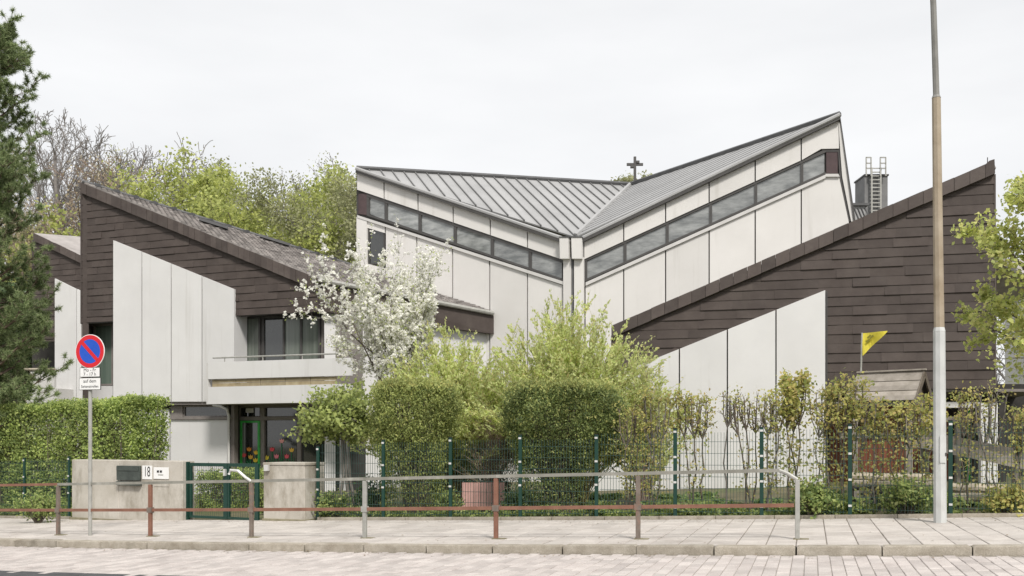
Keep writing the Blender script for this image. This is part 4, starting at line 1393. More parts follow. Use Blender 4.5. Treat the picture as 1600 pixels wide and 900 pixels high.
def wire_panel(x0, x1, h, parent):
    p, q = RN(x0, FN), RN(x1, FN)
    d = np.array((q.x - p.x, q.y - p.y)); ln = float(np.linalg.norm(d)); d = d / ln; n = np.array((-d[1], d[0]))
    o = np.array((p.x, p.y)); z0 = max(zg(p.x), zg(q.x)) + 0.05; z1 = z0 + h
    ws = []
    x = 0.06
    while x < ln - 0.04:
        ws.append(box_dir(o + d * x, d, n, 0.003, 0.003, z0, z1)); x += 0.0525
    z = z0 + 0.04
    while z < z1:
        for s in (-1, 1):
            ws.append(box_dir(o + d * ln / 2 + n * 0.007 * s, d, n, ln / 2 - 0.025, 0.0035, z - 0.0035, z + 0.0035))
        z += 0.2
    return mk('wire_mesh', merge(*ws), M['green_wire'], parent)


def fence_post(x, h, parent):
    p = RN(x, FN); d, n = RD(x); z = zg(p.x)
    o = mk('fence_post', box_dir((p.x, p.y), d, n, 0.032, 0.022, z - 0.05, z + h, 0.005), M['green'], parent)
    mk('post_cap', box_dir((p.x, p.y), d, n, 0.034, 0.024, z + h + 0.001, z + h + 0.015), M['ink'], o)
    for k in range(4):
        mk('clip', box_dir((p.x - n[0] * 0.028, p.y - n[1] * 0.028), d, n, 0.026, 0.004, z + 0.18 + k * (h - 0.25) / 3, z + 0.215 + k * (h - 0.25) / 3), M['clip'], o)


for i, x in enumerate(fx):
    fence_post(x, steps[i], fence)
    if i: wire_panel(fx[i - 1] + 0.035, x - 0.035, steps[i] - 0.13, fence)
fence2 = empty('mesh_fence', gp(38, FN), 'dark steel mesh fence in front of the clipped hedge at the left edge', 'fence')
fx2 = [at_u(u, FN) for u in (-190, -75, 38, 108)]
for i, x in enumerate(fx2):
    fence_post(x, 1.42, fence2)
    if i: wire_panel(fx2[i - 1] + 0.035, x - 0.035, 1.3, fence2)
# concrete edging under the fences
for nm, a, b, lab in (('edging_strip', 497, 2050, 'narrow concrete edging under the mesh fence on the right'), ('edging_strip', -190, 110, 'narrow concrete edging under the fence at the left edge')):
    xa, xb = at_u(a, 3.24), at_u(b, 3.24)
    k = int((xb - xa) / 1.0) + 1
    e = empty(nm, RN((xa + xb) / 2, 3.24) + Vector((0, 0, zg((xa + xb) / 2))), lab, 'edging')
    for i in range(k):
        x0, x1 = xa + (xb - xa) * i / k, xa + (xb - xa) * (i + 1) / k
        p, q = RN(x0, 3.24), RN(x1, 3.24)
        mk('edging_stone', beam((p.x, p.y, zg(p.x) + 0.01), (q.x - 0.01, q.y, zg(q.x) + 0.01), 0.06, 0.09), M['kerb'], e)

# ---------------------------------------------------------------- lamp post
lp = gp(1469, 2.35)
lamp = empty('lamp_post', lp, 'tall stepped street lamp post, white below and brown above, leaning slightly left', 'lamp post')
D = lp.y
pt = lambda u, v: Vector(((u - 800) / FPX * D, D, EYE + (HOR - v) / FPX * D))
b0 = Vector((lp.x, lp.y, lp.z - 0.05))
m1, m2, m3 = pt(1467.5, 517), pt(1463, 152), pt(1452, -130)
mk('lower_shaft', tube([b0, b0.lerp(m1, 0.5), m1], [0.093, 0.089, 0.085], 8), M['lampwhite'], lamp)
mk('collar', tube([m1 - up * 0.01, m1 + up * 0.05], [0.088, 0.075], 8), M['lampwhite'], lamp)
mk('middle_shaft', tube([m1 + up * 0.04, m1.lerp(m2, 0.5), m2], [0.074, 0.068, 0.062], 8), M['lampbeige'], lamp)
mk('collar', tube([m2 - up * 0.01, m2 + up * 0.03], [0.066, 0.05], 8), M['lampgrey'], lamp)
m4 = m3 + Vector((-0.35, -0.25, 0.5)); m5 = m4 + Vector((-0.8, -0.7, 0.15))
mk('upper_shaft', tube([m2 + up * 0.02, m2.lerp(m3, 0.5) + Vector((0.01, 0, 0)), m3, m4, m5], [0.046, 0.043, 0.04, 0.036, 0.032], 8), M['lampgrey'], lamp)
hd = m5 + Vector((-0.3, -0.25, 0.0))
mk('lamp_head', tube([m5, m5.lerp(hd, 0.3), hd, hd + Vector((-0.2, -0.17, -0.01))], [0.05, 0.11, 0.12, 0.03], 8), M['lampgrey'], lamp)
dr = mk('service_door', box_dir((lp.x - 0.0, lp.y - 0.086), (1, 0), (0, 1), 0.045, 0.012, lp.z + 0.9, lp.z + 1.3), M['lampwhite'], lamp)
mk('hinge', box_dir((lp.x + 0.04, lp.y - 0.10), (1, 0), (0, 1), 0.01, 0.004, lp.z + 1.0, lp.z + 1.05), M['frame'], dr)

# ---------------------------------------------------------------- playhouse with flag
PD = 19.0
PF = Facade(25.0, 0.8)
ph = empty('playhouse', PF.px(1395, 760), 'small wooden playhouse with silvered plank roof behind the fence', 'playhouse')
zr = PF.sz(1395, 586)[1]; ze = PF.sz(1395, 632, 0.45)[1]
s0, s1 = PF.sz(1349, 600)[0], PF.sz(1443, 600)[0]
N1 = 0.62
for sgn, off in ((1, 'front'), (-1, 'back')):
    under = [PF.P(s0 - 0.12, zr + 0.0, 0), PF.P(s1, zr + 0.0, 0), PF.P(s1, ze - 0.03, sgn * N1), PF.P(s0 - 0.2, ze - 0.03, sgn * N1)]
    mk('gap_shade_board', slab3(under, 0.015), M['room'], ph)  # dark board added below the planks; its colour supplies the shade in the gaps
    for i in range(6):
        t0, t1 = i / 6, (i + 0.66) / 6
        a = [PF.P(s0 - 0.12 - 0.1 * t0, zr + (ze - zr) * t0 + 0.03, sgn * N1 * t0), PF.P(s1 + 0.02, zr + (ze - zr) * t0 + 0.03, sgn * N1 * t0),
             PF.P(s1 + 0.02, zr + (ze - zr) * t1, sgn * N1 * t1), PF.P(s0 - 0.12 - 0.1 * t1, zr + (ze - zr) * t1, sgn * N1 * t1)]
        mk('roof_plank', slab3([p + np.array((0, 0, 0.03 + 0.012 * (i % 2))) for p in a], 0.03), M['grey_wood'], ph)
mk('ridge_board', beam(PF.P(s0 - .12, zr + 0.085), PF.P(s1 + 0.05, zr + 0.085), 0.09, 0.03), M['grey_wood'], ph)
for sgn in (1, -1):
    mk('barge_board', beam(PF.P(s1 + 0.02, zr + 0.0, 0), PF.P(s1 + 0.02, ze - 0.02, sgn * (N1 + .02)), 0.03, 0.11), M['bark'], ph)
gab = [PF.P(s1 - 0.08, zr - 0.06, 0), PF.P(s1 - 0.08, ze, N1 - 0.06), PF.P(s1 - 0.08, ze, -N1 + 0.06)]
V = [tuple(p) for p in gab] + [tuple(p - PF.d * 0.04) for p in gab]
mk('gable', (np.array(V), [[0, 1, 2], [5, 4, 3], [0, 3, 4, 1], [1, 4, 5, 2], [2, 5, 3, 0]]), M['bark'], ph)
zb1 = zg(PF.px(1395, 700)[0]) - 0.05
for a in (s0 + 0.03, s1 - 0.12):
    for nn in (N1 - 0.12, -N1 + 0.12):
        mk('corner_post', PF.rect(a - 0.05, a + 0.05, zb1, ze + 0.1, nn - 0.05, nn + 0.05), M['grey_wood'], ph)
zf = PF.sz(1395, 742)[1]; zmid = PF.sz(1395, 685)[1]
nb = 9
for i in range(nb):
    a0 = s0 + 0.09 + (s1 - s0 - 0.3) * i / nb
    mk('wall_board', PF.rect(a0, a0 + (s1 - s0 - 0.3) / nb - 0.012, zf, zmid, N1 - 0.10, N1 - 0.07), M['redwood'], ph)
mk('rail_beam', PF.rect(s0 - 0.25, s1 + 0.2, zmid + 0.005, zmid + 0.11, N1 - 0.13, N1 - 0.04), M['grey_wood'], ph)
mk('deck', PF.rect(s0, s1, zf - 0.09, zf - 0.005, -N1 + 0.05, N1 - 0.03), M['pale_wood'], ph)
mk('back_wall', PF.rect(s0 + 0.1, s1 - 0.2, zb1, ze, -N1 + 0.1, -N1 + 0.14), M['redwood'], ph)
fb = Vector(PF.px(1345, 588, 0.0))
fl_ = empty('pennant', fb - up * 0.02, 'yellow triangular pennant on a thin pole at the playhouse ridge', 'flag')
ft_ = Vector(PF.px(1347, 520, 0.0))
mk('flagpole', tube([fb - up * 0.03, ft_], 0.018, 8), M['galv'], fl_)
tri_t = [(0.0, 0.0), (0.5, 0.02), (0.0, -0.46)]
fd = Vector(PF.d)
V, Fc = [], []
G = 10
for i in range(G + 1):
    t = i / G
    w = 0.5 * t
    zt_, zb_ = -0.0 + 0.015 * t, -0.46 * (1 - t)
    for z in (zt_, zb_):
        wav = 0.03 * math.sin(t * 6.5 + z * 4)
        p = ft_ + fd * w + up * (z - 0.01) + Vector((0, wav, 0))
        V.append((p.x, p.y, p.z)); V.append((p.x, p.y + 0.006, p.z))
for i in range(G):
    a, b = 4 * i, 4 * i + 4
    Fc += [[a, a + 2, b + 2, b], [a + 1, b + 1, b + 3, a + 3], [a, b, b + 1, a + 1], [a + 2, a + 3, b + 3, b + 2]]
cl = mk('cloth', (np.array(V), Fc), M['flag'], fl_)
mk('print', merge(*[beam(ft_ + fd * x + up * (z) + Vector((0, -0.035, 0)), ft_ + fd * (x + 0.07) + up * (z + 0.06) + Vector((0, -0.035, 0)), 0.004, 0.035) for x, z in ((0.07, -0.2), (0.14, -0.13), (0.09, -0.12))]), M['flagprint'], cl)

# timber play structures to its right and behind the fence
def px_beam(name, pts, D0, w, h, mt, parent=None):
    return mk(name, beam(ray(*pts[0], D0[0]), ray(*pts[1], D0[1]), w, h), M[mt], parent)


rmp = empty('play_ramp', ray(1500, 775, 18.2), 'silvered timber ramp sloping down to the right beside the playhouse', 'ramp')
px_beam('side_plank', ((1418, 688), (1640, 733)), (18.6, 17.6), 0.05, 0.19, 'grey_wood', rmp)
px_beam('side_plank', ((1440, 678), (1640, 718)), (19.6, 18.6), 0.05, 0.16, 'grey_wood', rmp)
px_beam('top_beam', ((1418, 655), (1520, 655)), (18.7, 18.3), 0.07, 0.10, 'grey_wood', rmp)
for u, v0, v1 in ((1424, 650, 800), (1500, 648, 800), (1590, 720, 800)):
    p, q = ray(u, v0, 18.4), ray(u, v1, 18.4)
    mk('ramp_post', box_dir((p.x, p.y + 0.09), (1, 0), (0, 1), 0.045, 0.045, zg(p.x) - 0.05, p.z), M['grey_wood'], rmp)
for i in range(5):
    px_beam('cross_board', ((1445 + i * 18, 700 + i * 3.7), (1447 + i * 18, 699 + i * 3.7)), (18.6, 19.5), 0.16, 0.03, 'redwood', rmp)
for i, (u0, u1, v, D0, lab) in enumerate([(1325, 1470, 745, 17.6, 'pale log lying topmost in the sandpit border'), (1330, 1475, 757, 17.3, 'pale log second from the top in the sandpit border'),
                                          (1483, 1570, 762, 17.0, 'short pale log right of the lamp post, upper one'), (1483, 1590, 777, 16.7, 'longer pale log right of the lamp post, lower one')]):
    a, b = ray(u0, v, D0), ray(u1, v + 2, D0 - 0.3)
    k = 6
    tag(mk('border_log', tube([a.lerp(b, j / k) + Vector((0, 0, 0.01 * math.sin(j * 2.1 + i))) for j in range(k + 1)], [0.075, 0.085, 0.08, 0.085, 0.08, 0.083, 0.076], 9), M['pale_wood']), lab, 'log', 'logs edging the sandpit')
bench = empty('play_cart', ray(1358, 790, 16.9), 'dark metal cart frame behind the fence left of the lamp post', 'cart')
for (a, b, r) in (((1332, 764), (1372, 760), 0.035), ((1332, 790), (1370, 788), 0.03), ((1332, 764), (1332, 790), 0.025), ((1372, 760), (1384, 786), 0.03), ((1345, 772), (1372, 770), 0.02)):
    mk('frame_tube', tube([ray(*a, 16.9), ray(*b, 16.9)], r, 8), M['frame'], bench)
for u in (1334, 1368):
    c = ray(u, 788, 16.85)
    wz = zg(c.x) + 0.13
    mk('wheel', tube([(c.x, 16.83, wz), (c.x, 16.87, wz)], 0.13, 14), M['ink'], bench)
# pink board screen in the garden
pk = empty('board_screen', ray(752, 800, 19.9), 'pink painted upright board screen behind the bushes', 'screen')
for i in range(7):
    u0 = 722 + i * 9.6
    a, b = ray(u0, 754, 19.9), ray(u0 + 9, 754, 19.9)
    mk('board', axis_box(a.x, b.x, 19.9 + 0.008 * (i % 2), 19.925 + 0.008 * (i % 2), zg(a.x) + 0.05, a.z), M['pink'], pk)
a, b = ray(722, 760, 19.93), ray(789, 760, 19.93)
mk('batten', axis_box(a.x, b.x, 19.94, 19.97, a.z - 0.08, a.z), M['grey_wood'], pk)

# ================================================================ VEGETATION
def leaf_quads(P, size, rng, aspect=0.6, up_bias=0.3, D=None, jitter=0.35):
    """one rhombic leaf per point; D optional preferred axis"""
    n = len(P)
    a = rng.normal(size=(n, 3))
    if D is not None:
        a = a * 0.55 + np.asarray(D)
    a /= np.linalg.norm(a, axis=1, keepdims=True) + 1e-9
    r = rng.normal(size=(n, 3))
    r += np.array((0.1, -0.75, 0.75 + up_bias))          # blades turn to the light
    b = np.cross(a, r)
    b /= np.linalg.norm(b, axis=1, keepdims=True) + 1e-9
    s = size * rng.uniform(1 - jitter, 1 + jitter, size=(n, 1))
    L_, W_ = a * s * 0.5, b * s * 0.5 * aspect
    V = np.empty((n, 4, 3))
    V[:, 0] = P - L_; V[:, 1] = P + W_; V[:, 2] = P + L_; V[:, 3] = P - W_
    return V.reshape(-1, 3), np.arange(4 * n).reshape(-1, 4)


def tubes(segs, sides=4):
    """segs (n,8): p0 p1 r0 r1"""
    S_ = np.asarray(segs, dtype=np.float64)
    p0, p1, r0, r1 = S_[:, 0:3], S_[:, 3:6], S_[:, 6:7], S_[:, 7:8]
    t = p1 - p0
    t /= np.linalg.norm(t, axis=1, keepdims=True) + 1e-9
    ref = np.tile(np.array((0.3, 0.2, 0.93)), (len(S_), 1))
    ref[np.abs((t * ref).sum(1)) > 0.95] = (1, 0, 0)
    a = np.cross(t, ref); a /= np.linalg.norm(a, axis=1, keepdims=True) + 1e-9
    b = np.cross(t, a)
    n = len(S_)
    V = np.empty((n, 2 * sides, 3))
    for k in range(sides):
        an = 2 * math.pi * k / sides
        dr = a * math.cos(an) + b * math.sin(an)
        V[:, k] = p0 + dr * r0
        V[:, sides + k] = p1 + dr * r1
    base = (np.arange(n) * 2 * sides)[:, None]
    F = []
    for k in range(sides):
        j = (k + 1) % sides
        F.append(base + np.array([k, j, sides + j, sides + k]))
    F = np.stack(F, axis=1).reshape(-1, 4)
    return V.reshape(-1, 3), F


def grow(base, d0, L0, r0, sp, seed):
    """branching skeleton; returns segments with level and node list (pos, dir, level)"""
    R_ = random.Random(seed)
    segs, nodes = [], []
    st = [(Vector(base), Vector(d0).normalized(), L0, r0, 0)]
    mx = len(sp['n']) - 1
    gau = R_.gauss
    while st:
        p, d, Lb, r, lv = st.pop()
        n = sp['n'][lv]
        step = Lb / n
        wob, upb, tap = sp['wob'][lv], sp['up'][lv], sp['tap'][lv]
        path = [(p, d, r)]
        for i in range(n):
            d = (d + Vector((gau(0, wob), gau(0, wob), gau(0, wob) + upb))).normalized()
            q = p + d * step
            r2 = r * (1 - (1 - tap) * (i + 1) / n) if True else r
            ra = r * (1 - (1 - tap) * i / n)
            segs.append((*p, *q, ra, r2, lv))
            p = q
            path.append((p, d, r2))
            nodes.append((p.x, p.y, p.z, d.x, d.y, d.z, lv))
        if lv < mx:
            k = sp['kids'][lv]
            s0 = sp['start'][lv]
            az = R_.uniform(0, 6.28)
            for c in range(k):
                t = s0 + (1 - s0) * (c + R_.random()) / k
                f = min(n - 1e-6, t * n); i = int(f)
                pp = path[i][0].lerp(path[i + 1][0], f - i); dd = path[i + 1][1]; rr_ = path[i + 1][2]
                az += 2.399 + gau(0, 0.35)
                ang = sp['ang'][lv] * R_.uniform(0.75, 1.25)
                ax = dd.orthogonal().normalized()
                bx = dd.cross(ax)
                nd = dd * math.cos(ang) + (ax * math.cos(az) + bx * math.sin(az)) * math.sin(ang)
                ln = Lb * sp['ratio'][lv] * R_.uniform(0.7, 1.2) * (1.0 - sp.get('droop', 0.45) * (t - s0) / max(1e-3, 1 - s0))
                st.append((pp, nd, ln, max(rr_ * sp.get('rr', 0.62), 0.004), lv + 1))
    return np.array(segs), np.array(nodes)


def plant(name, loc, label, cat, group=None):
    return empty(name, loc, label, cat, group)


def around(nodes, k, spread, rng):
    P = np.repeat(nodes[:, :3], k, axis=0) + rng.normal(size=(len(nodes) * k, 3)) * spread
    return P, np.repeat(nodes[:, 3:6], k, axis=0)


# ---------------------------------------------------------------- trees on the hill
SP_BARE = dict(n=[7, 6, 5, 4], wob=[0.05, 0.11, 0.15, 0.2], up=[0.0, 0.10, 0.08, 0.05], tap=[0.35, 0.3, 0.3, 0.3], kids=[16, 10, 8], start=[0.25, 0.2, 0.15], ang=[0.7, 0.6, 0.55], ratio=[0.52, 0.5, 0.5], rr=0.5)
SP_ROUND = dict(n=[6, 6, 5, 4], wob=[0.06, 0.14, 0.18, 0.22], up=[0.0, 0.06, 0.05, 0.02], tap=[0.4, 0.3, 0.3, 0.3], kids=[11, 8, 5], start=[0.22, 0.2, 0.2], ang=[0.95, 0.75, 0.7], ratio=[0.60, 0.5, 0.5], rr=0.5)
SP_SLIM = dict(n=[8, 5, 4, 3], wob=[0.04, 0.1, 0.15, 0.2], up=[0.0, 0.16, 0.10, 0.05], tap=[0.25, 0.3, 0.3, 0.3], kids=[22, 8, 6], start=[0.15, 0.2, 0.2], ang=[0.7, 0.6, 0.6], ratio=[0.34, 0.5, 0.5], rr=0.45)


def hill_tree(u, D, vtop, spec, wood, leafm, nleaf, lsize, seed, label, spread=0.35, wide=1.0, twig=0.012, name='tree', lv_leaf=2, group='trees on the hill behind the roofs'):
    x = (u - 800) / FPX * D
    z0 = hill_z(x, D) if D > 48 else zg(x)
    H = EYE + (HOR - vtop) / FPX * D - z0
    seg, nod = grow((0, 0, 0), (random.Random(seed).uniform(-.05, .05), 0, 1), H * 0.84, H * 0.018, spec, seed)
    top = nod[:, 2].max()
    sc_ = H / top
    seg[:, :6] *= sc_; nod[:, :3] *= sc_
    for c in (0, 1, 3, 4):
        seg[:, c] *= wide
    nod[:, :2] *= wide
    seg[:, 6:8] = np.maximum(seg[:, 6:8], twig)
    off = np.array((x, D, z0 - 0.3))
    seg[:, 0:3] += off; seg[:, 3:6] += off; nod[:, :3] += off
    t = plant(name, off, label, 'tree', group)
    lo = seg[:, 8] <= 1
    mk('trunk', tubes(seg[lo], 6), M[wood], t)
    mk('branches', tubes(seg[~lo], 3), M[wood], t)
    if leafm:
        rng = np.random.default_rng(seed)
        nn = nod[nod[:, 6] >= lv_leaf]
        k = max(1, int(nleaf / len(nn)))
        P, Dv = around(nn, k, spread, rng)
        mk('crown', leaf_quads(P, lsize, rng, 0.7), M[leafm], t)
    return t


hill_tree(105, 70, 165, SP_SLIM, 'twig_grey', None, 0, 0, 1, 'tall bare tree rising highest above the pine, second from the left', twig=0.02, wide=1.5)
hill_tree(72, 76, 158, SP_BARE, 'twig_grey', None, 0, 0, 2, 'tall bare grey tree nearest the pine on the hill', twig=0.022, wide=0.8)
hill_tree(150, 74, 200, SP_BARE, 'twig_grey', None, 0, 0, 3, 'bare grey tree just left of the left wing roof peak', twig=0.022, wide=0.9)
hill_tree(128, 62, 225, SP_SLIM, 'twig_pink', 'lf_budding', 7000, 0.15, 4, 'reddish budding tree behind the left gable tip', twig=0.016, wide=1.7, spread=0.3)
hill_tree(82, 60, 240, SP_ROUND, 'twig_pink', 'lf_budding', 9000, 0.16, 5, 'tan budding tree between the pine and the left gable', twig=0.016, spread=0.3)
hill_tree(222, 76, 216, SP_ROUND, 'twig_grey', None, 0, 0, 6, 'bare round-headed tree above the lime green crowns', twig=0.026)
hill_tree(178, 80, 232, SP_BARE, 'twig_grey', 'lf_sage', 3800, 0.18, 7, 'thin sage green tree left of the bare round-headed tree', twig=0.018, wide=0.9)
hill_tree(190, 58, 262, SP_ROUND, 'bark', 'lf_lime', 15000, 0.24, 8, 'lime green tree just above the left roof near its peak', wide=1.25)
hill_tree(262, 60, 268, SP_ROUND, 'bark', 'lf_lime', 15000, 0.24, 9, 'lime green tree behind the roof under the bare crown', wide=1.1)
hill_tree(290, 80, 238, SP_BARE, 'twig_grey', 'lf_sage', 6500, 0.2, 10, 'half bare olive tree between two lime green trees', twig=0.02)
hill_tree(345, 66, 236, SP_ROUND, 'bark', 'lf_lime', 17000, 0.25, 11, 'broad lime green tree left of the fullest crown')
hill_tree(436, 64, 230, SP_ROUND, 'bark', 'lf_lime', 24000, 0.25, 12, 'fullest bright green tree above the middle of the left roof', wide=1.2)
hill_tree(395, 80, 242, SP_BARE, 'twig_grey', 'lf_sage', 7000, 0.2, 13, 'grey twiggy tree behind the fullest green crown', twig=0.02)
hill_tree(490, 78, 250, SP_BARE, 'twig_grey', 'lf_sage', 9000, 0.18, 14, 'sparse grey green tree left of the hall', twig=0.018)
hill_tree(535, 60, 264, SP_ROUND, 'bark_grey', 'lf_sage', 22000, 0.17, 15, 'sage green birch beside the hall wall', twig=0.012, wide=0.9)
hill_tree(470, 56, 312, SP_ROUND, 'bark', 'lf_lime', 13000, 0.22, 16, 'low lime green tree at the lower end of the left roof', wide=1.2)
hill_tree(395, 57, 300, SP_ROUND, 'bark', 'lf_lime', 12000, 0.22, 25, 'low lime green tree just above the roof hatches', wide=1.2)
hill_tree(515, 72, 285, SP_ROUND, 'bark_grey', 'lf_sage', 14000, 0.19, 26, 'sage tree filling the gap left of the birch', twig=0.014)
hill_tree(575, 76, 290, SP_ROUND, 'bark_grey', 'lf_sage', 9000, 0.2, 17, 'sage tree mostly hidden behind the hall corner', twig=0.016)
hill_tree(30, 66, 300, SP_ROUND, 'bark', 'lf_sage', 11000, 0.24, 18, 'sage green tree showing low through the pine at the left edge')
hill_tree(25, 50, 430, SP_ROUND, 'bark', 'lf_dark', 9000, 0.22, 19, 'dark evergreen shrubby tree behind the pine foot', group='dark trees behind the pine')
hill_tree(70, 52, 500, SP_ROUND, 'bark', 'lf_dark', 6000, 0.2, 20, 'dark evergreen tree left of the second gable', group='dark trees behind the pine')
hill_tree(1002, 58, 256, SP_SLIM, 'bark', 'lf_sage', 24000, 0.2, 21, 'treetop peeping over the hall roof beside the cross', wide=0.75, spread=0.22)
hill_tree(1572, 70, 372, SP_SLIM, 'twig_grey', None, 0, 0, 22, 'small bare tree between the right wing and the maple', twig=0.02, group='trees far right')

# neighbour's roof glimpsed at the far right
nh = empty('neighbour_house', ray(1600, 690, 55), 'pale tiled house roof glimpsed right of the brown wing', 'house')
a, b = ray(1562, 405, 55), ray(1680, 405, 55)
mk('roof', slab3([a, b, Vector((b.x, 50, a.z - 2.5)), Vector((a.x, 50, a.z - 2.5))], 0.2), M['roof_tile'], nh)
mk('wall', axis_box(a.x + .3, b.x - .3, 50.3, 55, 0, a.z - 2.6), M['panel'], nh)
mk('rear_roof', slab3([a, b, Vector((b.x, 60, a.z - 2.5)), Vector((a.x, 60, a.z - 2.5))], 0.2), M['roof_tile'], nh)

# ---------------------------------------------------------------- pine at the left edge
def pine(base, H, seed):
    R_ = random.Random(seed); rng = np.random.default_rng(seed)
    t = plant('pine_tree', base, 'large dark green pine reaching in at the left edge', 'tree')
    segs = []
    tips = []
    b = Vector(base)
    tr = [b + Vector((0.08 * math.sin(i), 0.1 * math.cos(i * 1.3), H * i / 12)) for i in range(13)]
    for i in range(12):
        segs.append((*tr[i], *tr[i + 1], 0.22 * (1 - i / 13), 0.22 * (1 - (i + 1) / 13)))
    h = 1.0
    while h < H - 0.3:
        f = h / H
        ln = (1.95 * (1 - f) ** 0.3 * (0.72 + 0.4 * f) + 0.25) * R_.uniform(0.65, 1.2)
        az = R_.uniform(0, 6.283)
        i = min(11, int(f * 12)); p = tr[i].lerp(tr[i + 1], f * 12 - i)
        d = Vector((math.cos(az), math.sin(az), 0.15 + 0.4 * f))
        r = 0.05 * (1 - f) + 0.014
        n = 6
        for k in range(n):
            d = (d + Vector((R_.gauss(0, .1), R_.gauss(0, .1), 0.10 + R_.gauss(0, .06)))).normalized()
            q = p + d * ln / n
            segs.append((*p, *q, r * (1 - k / n) + .006, r * (1 - (k + 1) / n) + .005))
            if k >= 1:
                for s in range(4):
                    sd_ = (d + Vector((R_.gauss(0, .75), R_.gauss(0, .75), 0.25 + R_.gauss(0, .35)))).normalized()
                    e = q + sd_ * R_.uniform(0.15, 0.5)
                    segs.append((*q, *e, .009, .005))
                    tips.append((*e, *sd_)); m = q.lerp(e, 0.55)
                    if R_.random() < .6:
                        s2 = (sd_ + Vector((R_.gauss(0, .6), R_.gauss(0, .6), 0.3))).normalized()
                        e2 = m + s2 * R_.uniform(.15, .35)
                        segs.append((*m, *e2, .007, .004)); tips.append((*e2, *s2))
            p = q
        tips.append((*p, *d))
        h += R_.uniform(0.045, 0.085)
    segs = np.array(segs)
    mk('trunk', tubes(segs[:12], 8), M['bark_pine'], t)
    mk('branches', tubes(segs[12:], 3), M['bark_pine'], t)
    T = np.array(tips)
    k = 62
    dirs = np.repeat(T[:, 3:6], k, axis=0)
    nd = rng.normal(size=dirs.shape) * 0.8 + dirs * 0.45
    nd /= np.linalg.norm(nd, axis=1, keepdims=True)
    ln = rng.uniform(0.09, 0.155, size=(len(nd), 1))
    o = np.repeat(T[:, :3], k, axis=0) - dirs * rng.uniform(0, 0.10, size=(len(nd), 1))
    sd_ = np.cross(nd, rng.normal(size=nd.shape)); sd_ /= np.linalg.norm(sd_, axis=1, keepdims=True)
    w = 0.008
    V = np.empty((len(nd), 3, 3))
    V[:, 0] = o - sd_ * w; V[:, 1] = o + sd_ * w; V[:, 2] = o + nd * ln
    print('pine needles', len(nd))
    mk('crown', (V.reshape(-1, 3), np.arange(3 * len(nd)).reshape(-1, 3)), M['lf_pine'], t)


PX = ray(-24, 690, 25.0)
pine((PX.x, 25.0, zg(PX.x)), EYE + (HOR - 62) / FPX * 25.0 - zg(PX.x), 41)


# ---------------------------------------------------------------- clipped hedge on the left
def hollow(P, rng, amt=0.62):
    """keeps fewer leaves in irregular pockets, so the face has gaps"""
    x, y, z = P[:, 0], P[:, 1], P[:, 2]
    f = np.sin(x * 5.1 + 1.3 * np.sin(z * 4.3 + y)) + np.sin(z * 6.7 + 1.7 * np.sin(x * 3.1)) + 0.8 * np.sin(y * 5.3 + x * 2.2 + z * 3.0)
    return rng.uniform(size=len(P)) > np.clip((f - 0.7) * 0.9, 0, amt)



def shell_pts(n, lo, hi, rng, depth=0.3, faces=None):
    """random points in a box, denser towards its skin"""
    lo, hi = np.array(lo), np.array(hi)
    P = rng.uniform(size=(n, 3))
    ax = rng.choice(3, size=n, p=[0.15, 0.5, 0.35])
    side = rng.integers(0, 2, size=n)
    dep = np.abs(rng.normal(size=n)) * depth
    ext = hi - lo
    for a in range(3):
        m = ax == a
        v = dep[m] / ext[a]
        P[m, a] = np.where(side[m] == 1, 1 - v, v)
    return P.clip(0, 1)


def hedge_block(name, label, sA, sB, n0, n1, ztop, nleaf, lsize, leafm, seed, twigs=500, bulge=0.08, zbot=0.05, cat='hedge'):
    """hedge along the street between lengths xA-xB, offsets n0-n1"""
    rng = np.random.default_rng(seed)
    xm = (sA + sB) / 2
    pm_ = RN(xm, (n0 + n1) / 2)
    t = plant(name, (pm_.x, pm_.y, zg(pm_.x)), label, cat)
    P = shell_pts(nleaf, (sA, n0, 0), (sB, n1, ztop), rng, 0.13)
    out = np.empty((nleaf, 3))
    X = sA + P[:, 0] * (sB - sA)
    Nn = n0 + P[:, 1] * (n1 - n0)
    g = -0.36 + 0.012 * X; l = np.hypot(1, g)
    bump_ = bulge * (np.sin(X * 3.1 + P[:, 2] * 4) + np.sin(X * 7.3 + 1.0 + P[:, 2] * 9) * 0.6)
    Nn = Nn + bump_ * np.where(P[:, 1] < 0.5, -1, 1) * 0.5
    out[:, 0] = X - g / l * Nn
    out[:, 1] = 14.1 - 0.36 * X + 0.006 * X * X + Nn / l
    out[:, 2] = 0.17 + 0.033 * out[:, 0] + zbot + P[:, 2] * (ztop - zbot) + 0.35 * bump_ * P[:, 2]
    out += rng.normal(size=out.shape) * 0.045
    out = out[hollow(out, rng)]
    mk('foliage', leaf_quads(out, lsize, rng, 0.62, up_bias=0.6), M[leafm], t)
    segs = []
    R_ = random.Random(seed)
    for i in range(twigs):
        x = R_.uniform(sA + .05, sB - .05); n = R_.uniform(n0 + .1, n1 - .1)
        p = RN(x, n); z = zg(p.x)
        q = Vector((p.x + R_.gauss(0, .12), p.y + R_.gauss(0, .12), z + R_.uniform(0.6, 1.0) * ztop))
        m = Vector((p.x, p.y, z)).lerp(q, 0.5) + Vector((R_.gauss(0, .05), R_.gauss(0, .05), 0))
        segs.append((p.x, p.y, z, *m, .016, .012)); segs.append((*m, *q, .012, .004))
        for s in range(3):
            e = m.lerp(q, R_.random()) ; e2 = e + Vector((R_.gauss(0, .2), R_.gauss(0, .2), R_.uniform(0, .25)))
            segs.append((*e, *e2, .006, .003))
    mk('stems', tubes(np.array(segs), 4), M['bark'], t)
    return t


